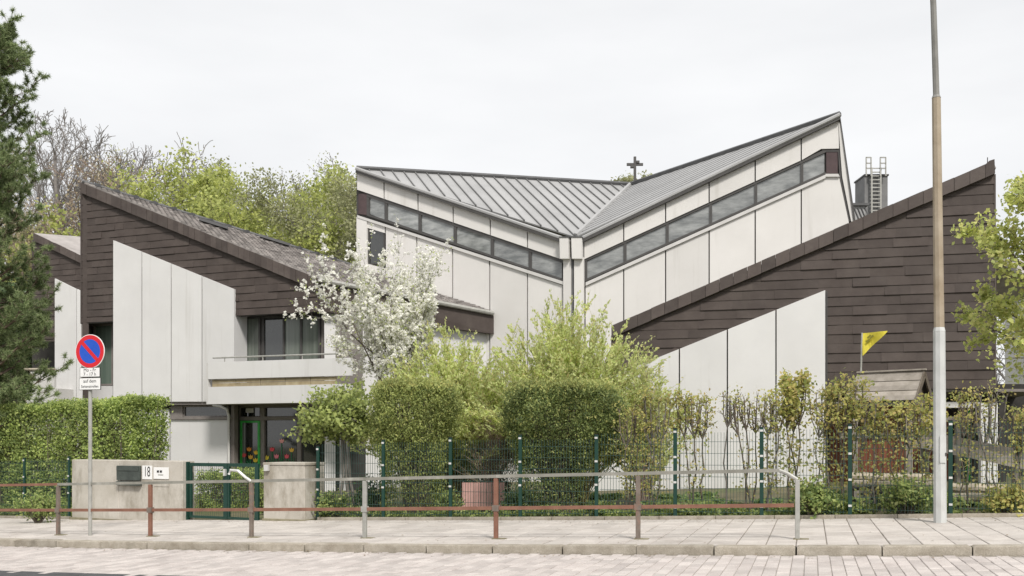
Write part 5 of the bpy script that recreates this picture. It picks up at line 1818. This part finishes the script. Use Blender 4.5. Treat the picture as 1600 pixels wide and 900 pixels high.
HN0 = 4.2
xa, xb = at_u(-60, HN0), at_u(258, HN0 + 1.0)
pz = RN((xa + xb) / 2, HN0)
Dm = RN(at_u(120, HN0), HN0)
hedge_top = EYE + (HOR - 627) / FPX * Dm.y - zg(Dm.x)
hedge_block('clipped_hedge', 'broad clipped bright green hedge behind the wall at the left', xa, xb, HN0, HN0 + 1.1, hedge_top, 95000, 0.068, 'lf_hedge', 51, twigs=260)
xa, xb = at_u(302, 5.6), at_u(425, 5.6)
hedge_block('clipped_hedge', 'low dark green hedge seen through the gate mesh', xa, xb, 5.6, 6.4, 0.95, 12000, 0.055, 'lf_hedge', 52, twigs=80)


# ---------------------------------------------------------------- clipped yews
def yew(u, D, prof, depth, nleaf, seed, label, leafm='lf_yew'):
    """prof: list of (v, half width in survey px, centre shift px)"""
    rng = np.random.default_rng(seed)
    x0 = (u - 800) / FPX * D
    z0 = zg(x0)
    k = D / FPX
    zs = np.array([EYE + (HOR - v) * k for v, w, c in prof])[::-1]
    ws = np.array([w * k for v, w, c in prof])[::-1]
    cs = np.array([c * k for v, w, c in prof])[::-1]
    t = plant('clipped_yew', (x0, D, z0), label, 'shrub', 'clipped yews behind the fence')
    n = nleaf
    z = zs[0] + (zs[-1] - zs[0]) * rng.uniform(size=n) ** 0.8
    w = np.interp(z, zs, ws); c = np.interp(z, zs, cs)
    an = rng.uniform(0, 2 * math.pi, size=n)
    rho = 1 - np.abs(rng.normal(size=n)) * 0.16
    lump = 1 + 0.07 * np.sin(an * 4 + z * 5 + seed) + 0.055 * np.sin(an * 9 - z * 11) + 0.035 * np.sin(z * 23 + an * 3)
    thin = rng.uniform(size=n) < np.interp(z, [z0, z0 + 0.9, z0 + 1.5], [0.28, 0.5, 1.0])
    # flat clipped top: a share of the leaves lies on the crown plate
    topm = rng.uniform(size=n) < 0.2
    rho[topm] = np.sqrt(rng.uniform(size=topm.sum()))
    z[topm] = zs[-1] - np.abs(rng.normal(size=topm.sum())) * 0.06
    w[topm] = np.interp(z[topm], zs, ws); c[topm] = np.interp(z[topm], zs, cs)
    sq = 1.0 / np.maximum(np.abs(np.cos(an)), np.abs(np.sin(an))) ** 0.55      # squarish plan
    X = x0 + c + np.cos(an) * w * rho * lump * np.minimum(sq, 1.15)
    Y = D + np.sin(an) * w * depth * rho * lump * np.minimum(sq, 1.15)
    P = np.stack([X, Y, z], axis=1) + rng.normal(size=(n, 3)) * 0.045
    thin &= hollow(P, rng, 0.6)
    P = P[thin]; rho = rho[thin]; n = len(P)
    fr_ = P[:, 2] > zs[-1] - 0.07 - 0.12 * rng.uniform(size=n) ** 3
    edge = (rho > 0.93) & (rng.uniform(size=n) < (0.34 if leafm == 'lf_yew' else 0.16))
    new = (fr_ & (rng.uniform(size=n) < 0.75)) | edge
    mk('foliage', leaf_quads(P[~new], 0.05, rng, 0.45), M[leafm], t)
    Q = P[new]; Q[:, 2] += np.abs(rng.normal(size=len(Q))) * 0.025
    mk('new_growth', leaf_quads(Q, 0.055, rng, 0.4, D=np.array((0, 0, 0.8))), M['lf_yewtop'], t)
    # stray sprigs that escaped the shears
    R_ = random.Random(seed)
    sp_, sv_ = [], []
    for i in range(90):
        a = R_.uniform(0, 6.28); zz = zs[-1] if R_.random() < .6 else R_.uniform(zs[-1] - 0.8, zs[-1])
        w_ = float(np.interp(zz, zs, ws)) * (R_.random() ** .5 if zz == zs[-1] else 1.0)
        p = Vector((x0 + float(np.interp(zz, zs, cs)) + math.cos(a) * w_, D + math.sin(a) * w_ * depth, zz))
        dv = Vector((math.cos(a) * .5, math.sin(a) * .5, R_.uniform(.5, 1.2))).normalized()
        for j in range(9):
            b = p + dv * (j * 0.018)
            sp_.append((b.x + R_.gauss(0, .008), b.y + R_.gauss(0, .008), b.z)); sv_.append(tuple(dv))
    mk('sprigs', leaf_quads(np.array(sp_), 0.045, rng, 0.4, D=np.array(sv_)), M['lf_yewtop'], t)
    segs = []
    for i in range(70):
        a = R_.uniform(0, 6.28); r = R_.uniform(0.02, 0.25)
        p = Vector((x0 + math.cos(a) * r, D + math.sin(a) * r * depth, z0 - 0.05)); h = R_.uniform(0.5, 0.93)
        zz = z0 + (zs[-1] - z0) * h; w_ = float(np.interp(zz, zs, ws)) * R_.uniform(0.2, 0.85)
        q = Vector((x0 + float(np.interp(zz, zs, cs)) + math.cos(a) * w_, D + math.sin(a) * w_ * depth, zz)); m = p.lerp(q, 0.5) + Vector((0, 0, 0.15))
        segs.append((*p, *m, .03, .02)); segs.append((*m, *q, .02, .006))
    mk('stems', tubes(np.array(segs), 5), M['bark'], t)


yew(650, 19.3, [(601, 46, 0), (606, 60, 0), (625, 67, 0), (650, 68, 0), (672, 62, -2), (692, 53, -4), (730, 47, -6), (805, 44, -6)], 0.8, 60000, 61, 'narrower clipped yew with flat top left of the middle')
yew(876, 18.6, [(603, 66, 0), (609, 82, 2), (630, 92, 4), (655, 92, 5), (680, 80, 3), (702, 64, -4), (740, 50, -14), (808, 44, -16)], 0.7, 80000, 62, 'broad dark clipped yew with overhanging top in the middle', leafm='lf_yew_dark')


# ---------------------------------------------------------------- loose willowy shrubs
def shoot_shrub(u, D, vbase, vtop, halfw, ns, nl, lsize, leafm, stemm, seed, label, name='willow_shrub', group='yellow-green willowy shrubs', lean=1.0, r=0.007, lo=0.3, nbr=2):
    rng = np.random.default_rng(seed); R_ = random.Random(seed)
    k = D / FPX
    x0 = (u - 800) * k
    z0 = zg(x0)
    H = EYE + (HOR - vtop) * k - z0
    W = halfw * k
    t = plant(name, (x0, D, z0), label, 'shrub', group)
    segs, P, Dv = [], [], []
    for i in range(ns):
        a = R_.uniform(0, 6.283); f = R_.random() ** 0.6
        h = H * (1 - 0.42 * f * f) * R_.uniform(0.68, 1.02)
        ex, ey = math.cos(a) * W * f * lean, math.sin(a) * W * f * 0.7
        p = Vector((x0 + ex * 0.12 + R_.gauss(0, .06), D + ey * 0.12, z0 - 0.03))
        n = 7
        prev = p
        for j in range(1, n + 1):
            s = j / n
            q = Vector((x0 + ex * (0.12 + 0.88 * s ** 1.3), D + ey * (0.12 + 0.88 * s ** 1.3), z0 + h * (s ** 0.85) - 0.12 * f * H * s * s)) + Vector((R_.gauss(0, .035), R_.gauss(0, .035), 0))
            segs.append((*prev, *q, r * (1.15 - s) + 0.002, r * (1.15 - s - 1 / n) + 0.002))
            if s > lo:
                dd = (q - prev).normalized()
                m = max(1, int(nl * (0.6 + s * 0.6)))
                for _ in range(m):
                    b = prev.lerp(q, R_.random())
                    P.append((b.x + R_.gauss(0, .03), b.y + R_.gauss(0, .03), b.z + R_.gauss(0, .03))); Dv.append(tuple(dd))
                for _ in range(nbr):
                    if R_.random() < .7:
                        sd_ = (dd + Vector((R_.gauss(0, .55), R_.gauss(0, .55), .15))).normalized()
                        e = q + sd_ * R_.uniform(.12, .42)
                        segs.append((*q, *e, .004, .002))
                        for _ in range(int(nl * 1.3)):
                            b = q.lerp(e, R_.random())
                            P.append((b.x + R_.gauss(0, .02), b.y + R_.gauss(0, .02), b.z + R_.gauss(0, .02))); Dv.append(tuple(sd_))
            prev = q
    mk('stems', tubes(np.array(segs), 4), M[stemm], t)
    mk('foliage', leaf_quads(np.array(P), lsize, rng, 0.5, D=np.array(Dv) * 1.2), M[leafm], t)
    return len(P)


shoot_shrub(890, 21.0, 800, 474, 185, 560, 8, 0.078, 'lf_willow', 'lf_willow_stem', 71, 'tallest yellow-green willow shrub above the broad yew', nbr=3)
shoot_shrub(705, 21.4, 800, 516, 150, 430, 8, 0.078, 'lf_willow', 'lf_willow_stem', 72, 'yellow-green willow shrub between blossom tree and broad yew', nbr=3)
shoot_shrub(1005, 20.2, 800, 556, 62, 110, 6, 0.07, 'lf_willow', 'twig_pink', 73, 'thin pale green shrub right of the broad yew', nbr=2)
shoot_shrub(770, 20.4, 800, 640, 45, 110, 1, 0.04, 'lf_willow', 'twig_pink', 74, 'tangle of bare brown stems between the two yews', nbr=3, lo=0.5, group='twiggy shrubs between the yews')

# ---------------------------------------------------------------- blossom tree
BD = 24.0
bx0 = ray(612, 700, BD)
t = plant('blossom_tree', (bx0.x, BD, zg(bx0.x)), 'white blossoming fruit tree in front of the left wing', 'tree')
SPB = dict(n=[5, 6, 5, 4], wob=[0.05, 0.12, 0.18, 0.2], up=[0.0, 0.10, 0.13, 0.14], tap=[0.6, 0.3, 0.3, 0.3], kids=[10, 10, 6], start=[0.55, 0.15, 0.12], ang=[0.85, 0.75, 0.6], ratio=[0.86, 0.5, 0.55], rr=0.55, droop=0.15)
seg, nod = grow((0, 0, 0), (-0.12, 0, 1), 2.35, 0.085, SPB, 84)
zt = EYE + (HOR - 322) / FPX * BD - zg(bx0.x)
scz = zt / nod[:, 2].max()
half = max(nod[:, 0].max(), -nod[:, 0].min())
scx = (112 / FPX * BD) / np.percentile(np.abs(nod[:, 0] - nod[:, 0].mean()), 98)
for c in (0, 1, 3, 4): seg[:, c] *= scx
nod[:, :2] *= scx
for c in (2, 5): seg[:, c] *= scz
nod[:, 2] *= scz
sh_ = (ray(622, 500, BD).x - bx0.x) - np.median(nod[:, 0])
of = np.array((bx0.x + sh_, BD, zg(bx0.x) - 0.05))
seg[:, :3] += of; seg[:, 3:6] += of; nod[:, :3] += of
lo = seg[:, 8] <= 1
mk('trunk', tubes(seg[lo], 6), M['bark'], t)
mk('branches', tubes(seg[~lo], 3), M['bark_grey'], t)
rng = np.random.default_rng(8)
nn = nod[nod[:, 6] >= 2]
print('blossom nodes', len(nn))
cl_c = nn[rng.random(len(nn)) < 0.85, :3]
cl_c = cl_c + rng.normal(size=cl_c.shape) * 0.04
P = np.repeat(cl_c, 9, axis=0) + rng.normal(size=(len(cl_c) * 9, 3)) * 0.026
mk('blossoms', leaf_quads(P, 0.066, rng, 0.9), M['lf_blossom'], t)
gl_c = nn[rng.random(len(nn)) < 0.75]
P, Dv = around(gl_c, 3, 0.06, rng)
mk('crown', leaf_quads(P, 0.055, rng, 0.5), M['lf_fresh'], t)


# ---------------------------------------------------------------- small trained tree left of the yews
def ball_tree(u, D, vtop, vbot, halfw, stems, nleaf, lsize, leafm, seed, label, group=None, name='trained_tree', lean=0.0, dense=0.35):
    rng = np.random.default_rng(seed); R_ = random.Random(seed)
    k = D / FPX; x0 = (u - 800) * k; z0 = zg(x0)
    zt_, zb_ = EYE + (HOR - vtop) * k, EYE + (HOR - vbot) * k
    W = halfw * k
    t = plant(name, (x0 + stems[0] * k, D, z0), label, 'tree', group)
    segs, tips = [], []
    for so in stems:
        p = Vector((x0 + so * k, D + R_.gauss(0, .05), z0 - 0.03)); hub = Vector((x0 + so * k * 0.5 + R_.gauss(0, .06), D, zb_ + 0.15))
        m = p.lerp(hub, 0.5) + Vector((R_.gauss(0, .06), 0, 0))
        segs.append((*p, *m, .04, .034)); segs.append((*m, *hub, .034, .028))
        for i in range(16):
            a = R_.uniform(0, 6.283); f = R_.random() ** .5
            q = Vector((x0 + math.cos(a) * W * f, D + math.sin(a) * W * f * 0.8, zb_ + (zt_ - zb_) * R_.uniform(0.1, 0.95)))
            m2 = hub.lerp(q, 0.5) + Vector((R_.gauss(0, .08), R_.gauss(0, .08), R_.gauss(0, .05)))
            segs.append((*hub, *m2, .02, .012)); segs.append((*m2, *q, .012, .005))
            for s in range(7):
                b = m2.lerp(q, R_.random()); e = b + Vector((R_.gauss(0, .16), R_.gauss(0, .16), R_.gauss(0.05, .14)))
                segs.append((*b, *e, .006, .003)); tips.append(tuple(e)); tips.append(tuple(b.lerp(e, .6)))
    mk('trunk', tubes(np.array(segs), 5), M['bark_grey'], t)
    T = np.array(tips)
    n = max(1, int(nleaf / len(T)))
    P = np.repeat(T, n, axis=0) + rng.normal(size=(len(T) * n, 3)) * 0.075
    mk('crown', leaf_quads(P, lsize, rng, 0.65, up_bias=0.4), M[leafm], t)


ball_tree(528, 19.9, 598, 688, 62, (18, 2, 30), 7500, 0.085, 'lf_fresh', 91, 'small round-headed fresh green tree with bare stems beside the pillar')


# ---------------------------------------------------------------- pollarded shrubs along the fence
def pollard(u, D, vtop, vhead, wpx, nst, stubs, leafy, lsize, leafm, seed, label, lowleaf=0):
    rng = np.random.default_rng(seed); R_ = random.Random(seed)
    k = D / FPX; x0 = (u - 800) * k; z0 = zg(x0)
    zt_, zh = EYE + (HOR - vtop) * k, EYE + (HOR - vhead) * k
    t = plant('pollarded_shrub', (x0, D, z0), label, 'shrub', 'pollarded shrubs behind the mesh fence')
    segs, tips, lows = [], [], []
    for s in range(nst):
        p = Vector((x0 + R_.gauss(0, .06) + (s - nst / 2) * 0.05, D + R_.gauss(0, .06), z0 - 0.03))
        q = Vector((x0 + (s - (nst - 1) / 2) * wpx * k / max(1, nst) * 0.9 + R_.gauss(0, .03), D + R_.gauss(0, .08), zh + R_.gauss(0, .05)))
        n = 5; prev = p; r = R_.uniform(.015, .026)
        for j in range(1, n + 1):
            c = p.lerp(q, j / n) + Vector((R_.gauss(0, .025), R_.gauss(0, .02), 0))
            segs.append((*prev, *c, r * (1 - .09 * j), r * (1 - .09 * (j + 1)))); prev = c
            if j >= 2: lows.append(tuple(c))
        for b in range(stubs):
            a = R_.uniform(0, 6.283)
            e = prev + Vector((math.cos(a) * R_.uniform(.05, .20) * wpx / 40, math.sin(a) * .12, R_.uniform(0.5, 1.0) * (zt_ - zh)))
            m = prev.lerp(e, .45) + Vector((math.cos(a) * .05, 0, -0.02))
            segs.append((*prev, *m, r * .62, r * .5)); segs.append((*m, *e, r * .5, r * .42))
            kn = e + Vector((R_.gauss(0, .015), 0, .03)); segs.append((*e, *kn, r * .62, r * .4))
            tips.append(tuple(e)); tips.append(tuple(m))
            for _ in range(4):
                e2 = e + Vector((R_.gauss(0, .06), R_.gauss(0, .06), R_.uniform(.02, .14)))
                segs.append((*e, *e2, r * .22, .003)); tips.append(tuple(e2))
            for _ in range(2):
                e2 = m + Vector((R_.gauss(0, .1), R_.gauss(0, .1), R_.uniform(.0, .16)))
                segs.append((*m, *e2, r * .25, .003)); tips.append(tuple(e2))
    mk('stems', tubes(np.array(segs), 5), M['bark_grey' if seed % 2 else 'bark'], t)
    T = np.array(tips)
    if leafy:
        # leaves come in clumps on some of the knuckles
        c = T[rng.choice(len(T), size=max(2, int(len(T) * 0.55)), replace=False)]
        n = max(1, leafy // len(c))
        P = np.repeat(c, n, axis=0) + rng.normal(size=(len(c) * n, 3)) * 0.06
        if lowleaf:
            c2 = np.array(lows); n2 = max(1, lowleaf // len(c2))
            P = np.vstack([P, np.repeat(c2, n2, axis=0) + rng.normal(size=(len(c2) * n2, 3)) * 0.09])
        mk('crown', leaf_quads(P, lsize, rng, 0.65, up_bias=0.3), M[leafm], t)


PN = 3.95
def pd_(u): return RN(at_u(u, PN), PN).y
pol = [(985, 640, 700, 34, 3, 4, 300, 0.05, 'shrub with brown twigs beside the broad yew, first of the row', 350),
       (1022, 622, 690, 40, 3, 5, 520, 0.06, 'twiggy pollarded shrub with few leaves, second of the row', 300),
       (1084, 620, 680, 42, 3, 5, 520, 0.062, 'pollarded shrub with yellow leaf tufts left of the bare one', 120),
       (1131, 617, 668, 36, 1, 6, 60, 0.05, 'bare pollarded shrub with knobbly fists and a single stem', 0),
       (1168, 620, 676, 40, 3, 5, 200, 0.055, 'grey pollarded shrub with upright fists right of the bare one', 80),
       (1205, 615, 676, 42, 3, 5, 340, 0.06, 'pollarded shrub with small green tips left of the lime leafed one', 200),
       (1240, 596, 670, 44, 3, 5, 1000, 0.075, 'pollarded shrub with a thick lime green head', 180),
       (1286, 612, 680, 42, 3, 5, 480, 0.062, 'pollarded shrub before the white panel edge', 220),
       (1322, 606, 680, 46, 3, 5, 620, 0.065, 'leafy yellowish pollarded shrub left of the playhouse', 170),
       (1362, 634, 698, 48, 3, 5, 520, 0.062, 'leafy olive pollarded shrub under the pennant', 170),
       (1404, 640, 702, 46, 3, 5, 420, 0.062, 'leafy pollarded shrub in front of the playhouse roof', 150),
       (1440, 628, 694, 36, 2, 5, 480, 0.065, 'bright leafed pollarded shrub just left of the lamp post', 140),
       (1512, 612, 690, 44, 2, 6, 260, 0.055, 'bare twiggy pollarded shrub right of the lamp post', 120),
       (1545, 610, 700, 40, 2, 6, 200, 0.05, 'bare twiggy pollarded shrub before the white column', 150),
       (1592, 650, 720, 30, 2, 5, 300, 0.06, 'thin stemmed pollarded shrub under the maple', 100)]
for i, (u, vt, vh, w, nst, stb, lf, ls, lab, low_) in enumerate(pol):
    pollard(u, pd_(u), vt, vh, w, nst, stb, int(lf * 1.5), ls, 'lf_shrub', 100 + i, lab, int(low_ * 1.5))

# ---------------------------------------------------------------- maple at the right edge
MD = 17.6
mx0 = ray(1722, 700, MD)
t = plant('maple_tree', (mx0.x, MD, zg(mx0.x)), 'yellow-green maple reaching in at the right edge', 'tree')
SPM = dict(n=[6, 6, 5, 4], wob=[0.05, 0.12, 0.16, 0.2], up=[0.0, 0.02, 0.03, 0.0], tap=[0.5, 0.3, 0.3, 0.3], kids=[16, 9, 6], start=[0.3, 0.2, 0.15], ang=[1.05, 0.8, 0.7], ratio=[0.46, 0.45, 0.5], rr=0.5, droop=0.55)
seg, nod = grow((0, 0, 0), (-0.02, 0, 1), 5.6, 0.12, SPM, 17)
of = np.array((mx0.x, MD, zg(mx0.x) - 0.05))
seg[:, :3] += of; seg[:, 3:6] += of; nod[:, :3] += of
lo = seg[:, 8] <= 1
mk('trunk', tubes(seg[lo], 7), M['bark'], t)
mk('branches', tubes(seg[~lo], 3), M['bark'], t)
rng = np.random.default_rng(18)
nn = nod[(nod[:, 6] >= 2)]
nn = nn[rng.random(len(nn)) < 0.6]
P, Dv = around(nn, 5, 0.075, rng)
uu = 800 + FPX * P[:, 0] / P[:, 1]
print('maple leaves', len(P), 'min u', np.percentile(uu, 2))
mk('crown', leaf_quads(P, 0.088, rng, 0.85, up_bias=0.5), M['lf_maple'], t)


# ---------------------------------------------------------------- ground cover and small clumps
def cover(name, label, u0, u1, n0, n1, cnt, hmax, lsize, leafm, seed, clump=True):
    rng = np.random.default_rng(seed); R_ = random.Random(seed)
    xa, xb = at_u(u0, (n0 + n1) / 2), at_u(u1, (n0 + n1) / 2)
    nc = max(6, int((xb - xa) * 5))
    cx = rng.uniform(xa, xb, nc); cn = rng.uniform(n0, n1, nc); ch_ = hmax * rng.uniform(0.25, 1.0, nc) ** 1.4
    idx = rng.integers(0, nc, cnt)
    X = cx[idx] + rng.normal(size=cnt) * 0.13; Nn = (cn[idx] + rng.normal(size=cnt) * 0.10).clip(n0 - 0.05, n1 + .2)
    g = -0.36 + 0.012 * X; l = np.hypot(1, g)
    P = np.stack([X - g / l * Nn, 14.1 - 0.36 * X + 0.006 * X * X + Nn / l, np.zeros(cnt)], axis=1)
    P[:, 2] = 0.17 + 0.033 * P[:, 0] + ch_[idx] * rng.uniform(size=cnt) ** 0.8 + 0.01
    o = mk(name, leaf_quads(P, lsize, rng, 0.7, up_bias=0.8), M[leafm])
    return tag(o, label, 'plants', kind='stuff')


cover('ground_cover', 'leafy weeds and ground cover along the foot of the right fence', 940, 1640, 3.42, 4.0, 7500, 0.40, 0.075, 'lf_cover', 201)
cover('ground_cover', 'low weeds at the foot of the fence below the yews', 500, 940, 3.42, 3.9, 3800, 0.30, 0.065, 'lf_cover', 202)
cover('ground_cover', 'weeds at the foot of the hedge at the left edge', -60, 108, 3.42, 3.9, 2600, 0.32, 0.07, 'lf_cover', 203)
cover('grass_tufts', 'short lawn grass in the garden behind the fence', 480, 1640, 4.2, 9.5, 26000, 0.12, 0.09, 'grass', 204)


def clump(u, D, h, w, cnt, lsize, leafm, seed, label):
    rng = np.random.default_rng(seed)
    x0 = (u - 800) / FPX * D
    z0 = zg(x0)
    t = plant('garden_shrub', (x0, D, z0), label, 'shrub', 'small garden shrubs behind the fence')
    R_ = random.Random(seed)
    segs, tips = [], []
    for i in range(34):
        a = R_.uniform(0, 6.283); f = R_.random() ** .6
        q = Vector((x0 + math.cos(a) * w * f, D + math.sin(a) * w * f * .8, z0 + h * R_.uniform(.35, 1.0) * (1 - .3 * f)))
        p = Vector((x0 + math.cos(a) * .05, D, z0 - .02)); m = p.lerp(q, .5) + Vector((0, 0, .05))
        segs += [(*p, *m, .01, .008), (*m, *q, .008, .003)]
        for s in (0.25, 0.5, 0.75, 1.0): tips.append(tuple(m.lerp(q, s)))
    mk('stems', tubes(np.array(segs), 4), M['bark'], t)
    T = np.array(tips)
    P = T[rng.integers(0, len(T), cnt)] + rng.normal(size=(cnt, 3)) * 0.07
    mk('foliage', leaf_quads(P, lsize, rng, .65, up_bias=.5), M[leafm], t)


clump(60, 20.9, 0.75, 0.42, 1500, 0.06, 'lf_cover', 301, 'leafy shrub behind the rail at the left edge')
clump(520, 19.2, 0.65, 0.34, 1400, 0.06, 'lf_cover', 302, 'green shrub just right of the gate pillar')
clump(806, 18.3, 0.62, 0.3, 1200, 0.055, 'lf_dark', 303, 'dark green shrub at the foot of the broad yew')
clump(700, 18.9, 0.6, 0.28, 900, 0.055, 'lf_cover', 307, 'green shrub at the foot of the narrower yew')
clump(1270, 15.9, 0.75, 0.36, 1600, 0.07, 'lf_cover', 304, 'leafy shrub just beyond the railing end')
clump(1415, 15.6, 0.7, 0.38, 1700, 0.065, 'lf_cover', 305, 'leafy shrub left of the lamp post foot')
clump(1575, 15.2, 0.5, 0.34, 1200, 0.07, 'lf_shrub', 306, 'yellowish shrub at the right edge behind the fence')
clump(580, 19.8, 0.9, 0.4, 1500, 0.055, 'lf_dark', 308, 'dark shrub between the small tree and the narrower yew')
clump(760, 20.6, 1.0, 0.5, 2200, 0.055, 'lf_dark', 309, 'dark evergreen shrub behind the pink boards')


# fallen leaves and grit along the edges of the pavement and in the gutter
def litter(name, label, bands, cnt, size, stops, seed):
    rng = np.random.default_rng(seed)
    m = leaf_mat(name + '_colour', stops, trans=0.1)
    Ps = []
    for n0, n1, share, dz in bands:
        k = int(cnt * share)
        X = rng.uniform(-12.5, 8.0, k)
        Nn = n0 + (n1 - n0) * rng.uniform(size=k) ** 1.6
        g = -0.36 + 0.012 * X; l = np.hypot(1, g)
        P = np.stack([X - g / l * Nn, 14.1 - 0.36 * X + 0.006 * X * X + Nn / l, np.zeros(k)], axis=1)
        P[:, 2] = 0.17 + 0.033 * P[:, 0] + dz + rng.uniform(0, 0.008, k)
        Ps.append(P)
    P = np.vstack(Ps); n = len(P)
    an = rng.uniform(0, 6.283, n)
    a = np.stack([np.cos(an), np.sin(an), rng.normal(size=n) * 0.12], axis=1)
    b = np.stack([-np.sin(an), np.cos(an), rng.normal(size=n) * 0.12], axis=1)
    s_ = (size * rng.uniform(0.4, 1.3, n))[:, None]
    V = np.stack([P - a * s_ * .5, P + b * s_ * .3, P + a * s_ * .5, P - b * s_ * .3], axis=1)
    return tag(mk(name, (V.reshape(-1, 3), np.arange(4 * n).reshape(-1, 4)), m), label, 'litter', kind='stuff')


litter('leaf_litter', 'scattered dry leaves and grit along fence foot, kerb and gutter', [(3.18, 2.5, 0.45, 0.008), (-0.6, 3.0, 0.2, 0.008), (-0.87, -1.3, 0.35, -0.098)], 1500, 0.034,
       [(0.16, 0.10, 0.06), (0.24, 0.17, 0.10), (0.12, 0.10, 0.07), (0.30, 0.24, 0.15)], 400)
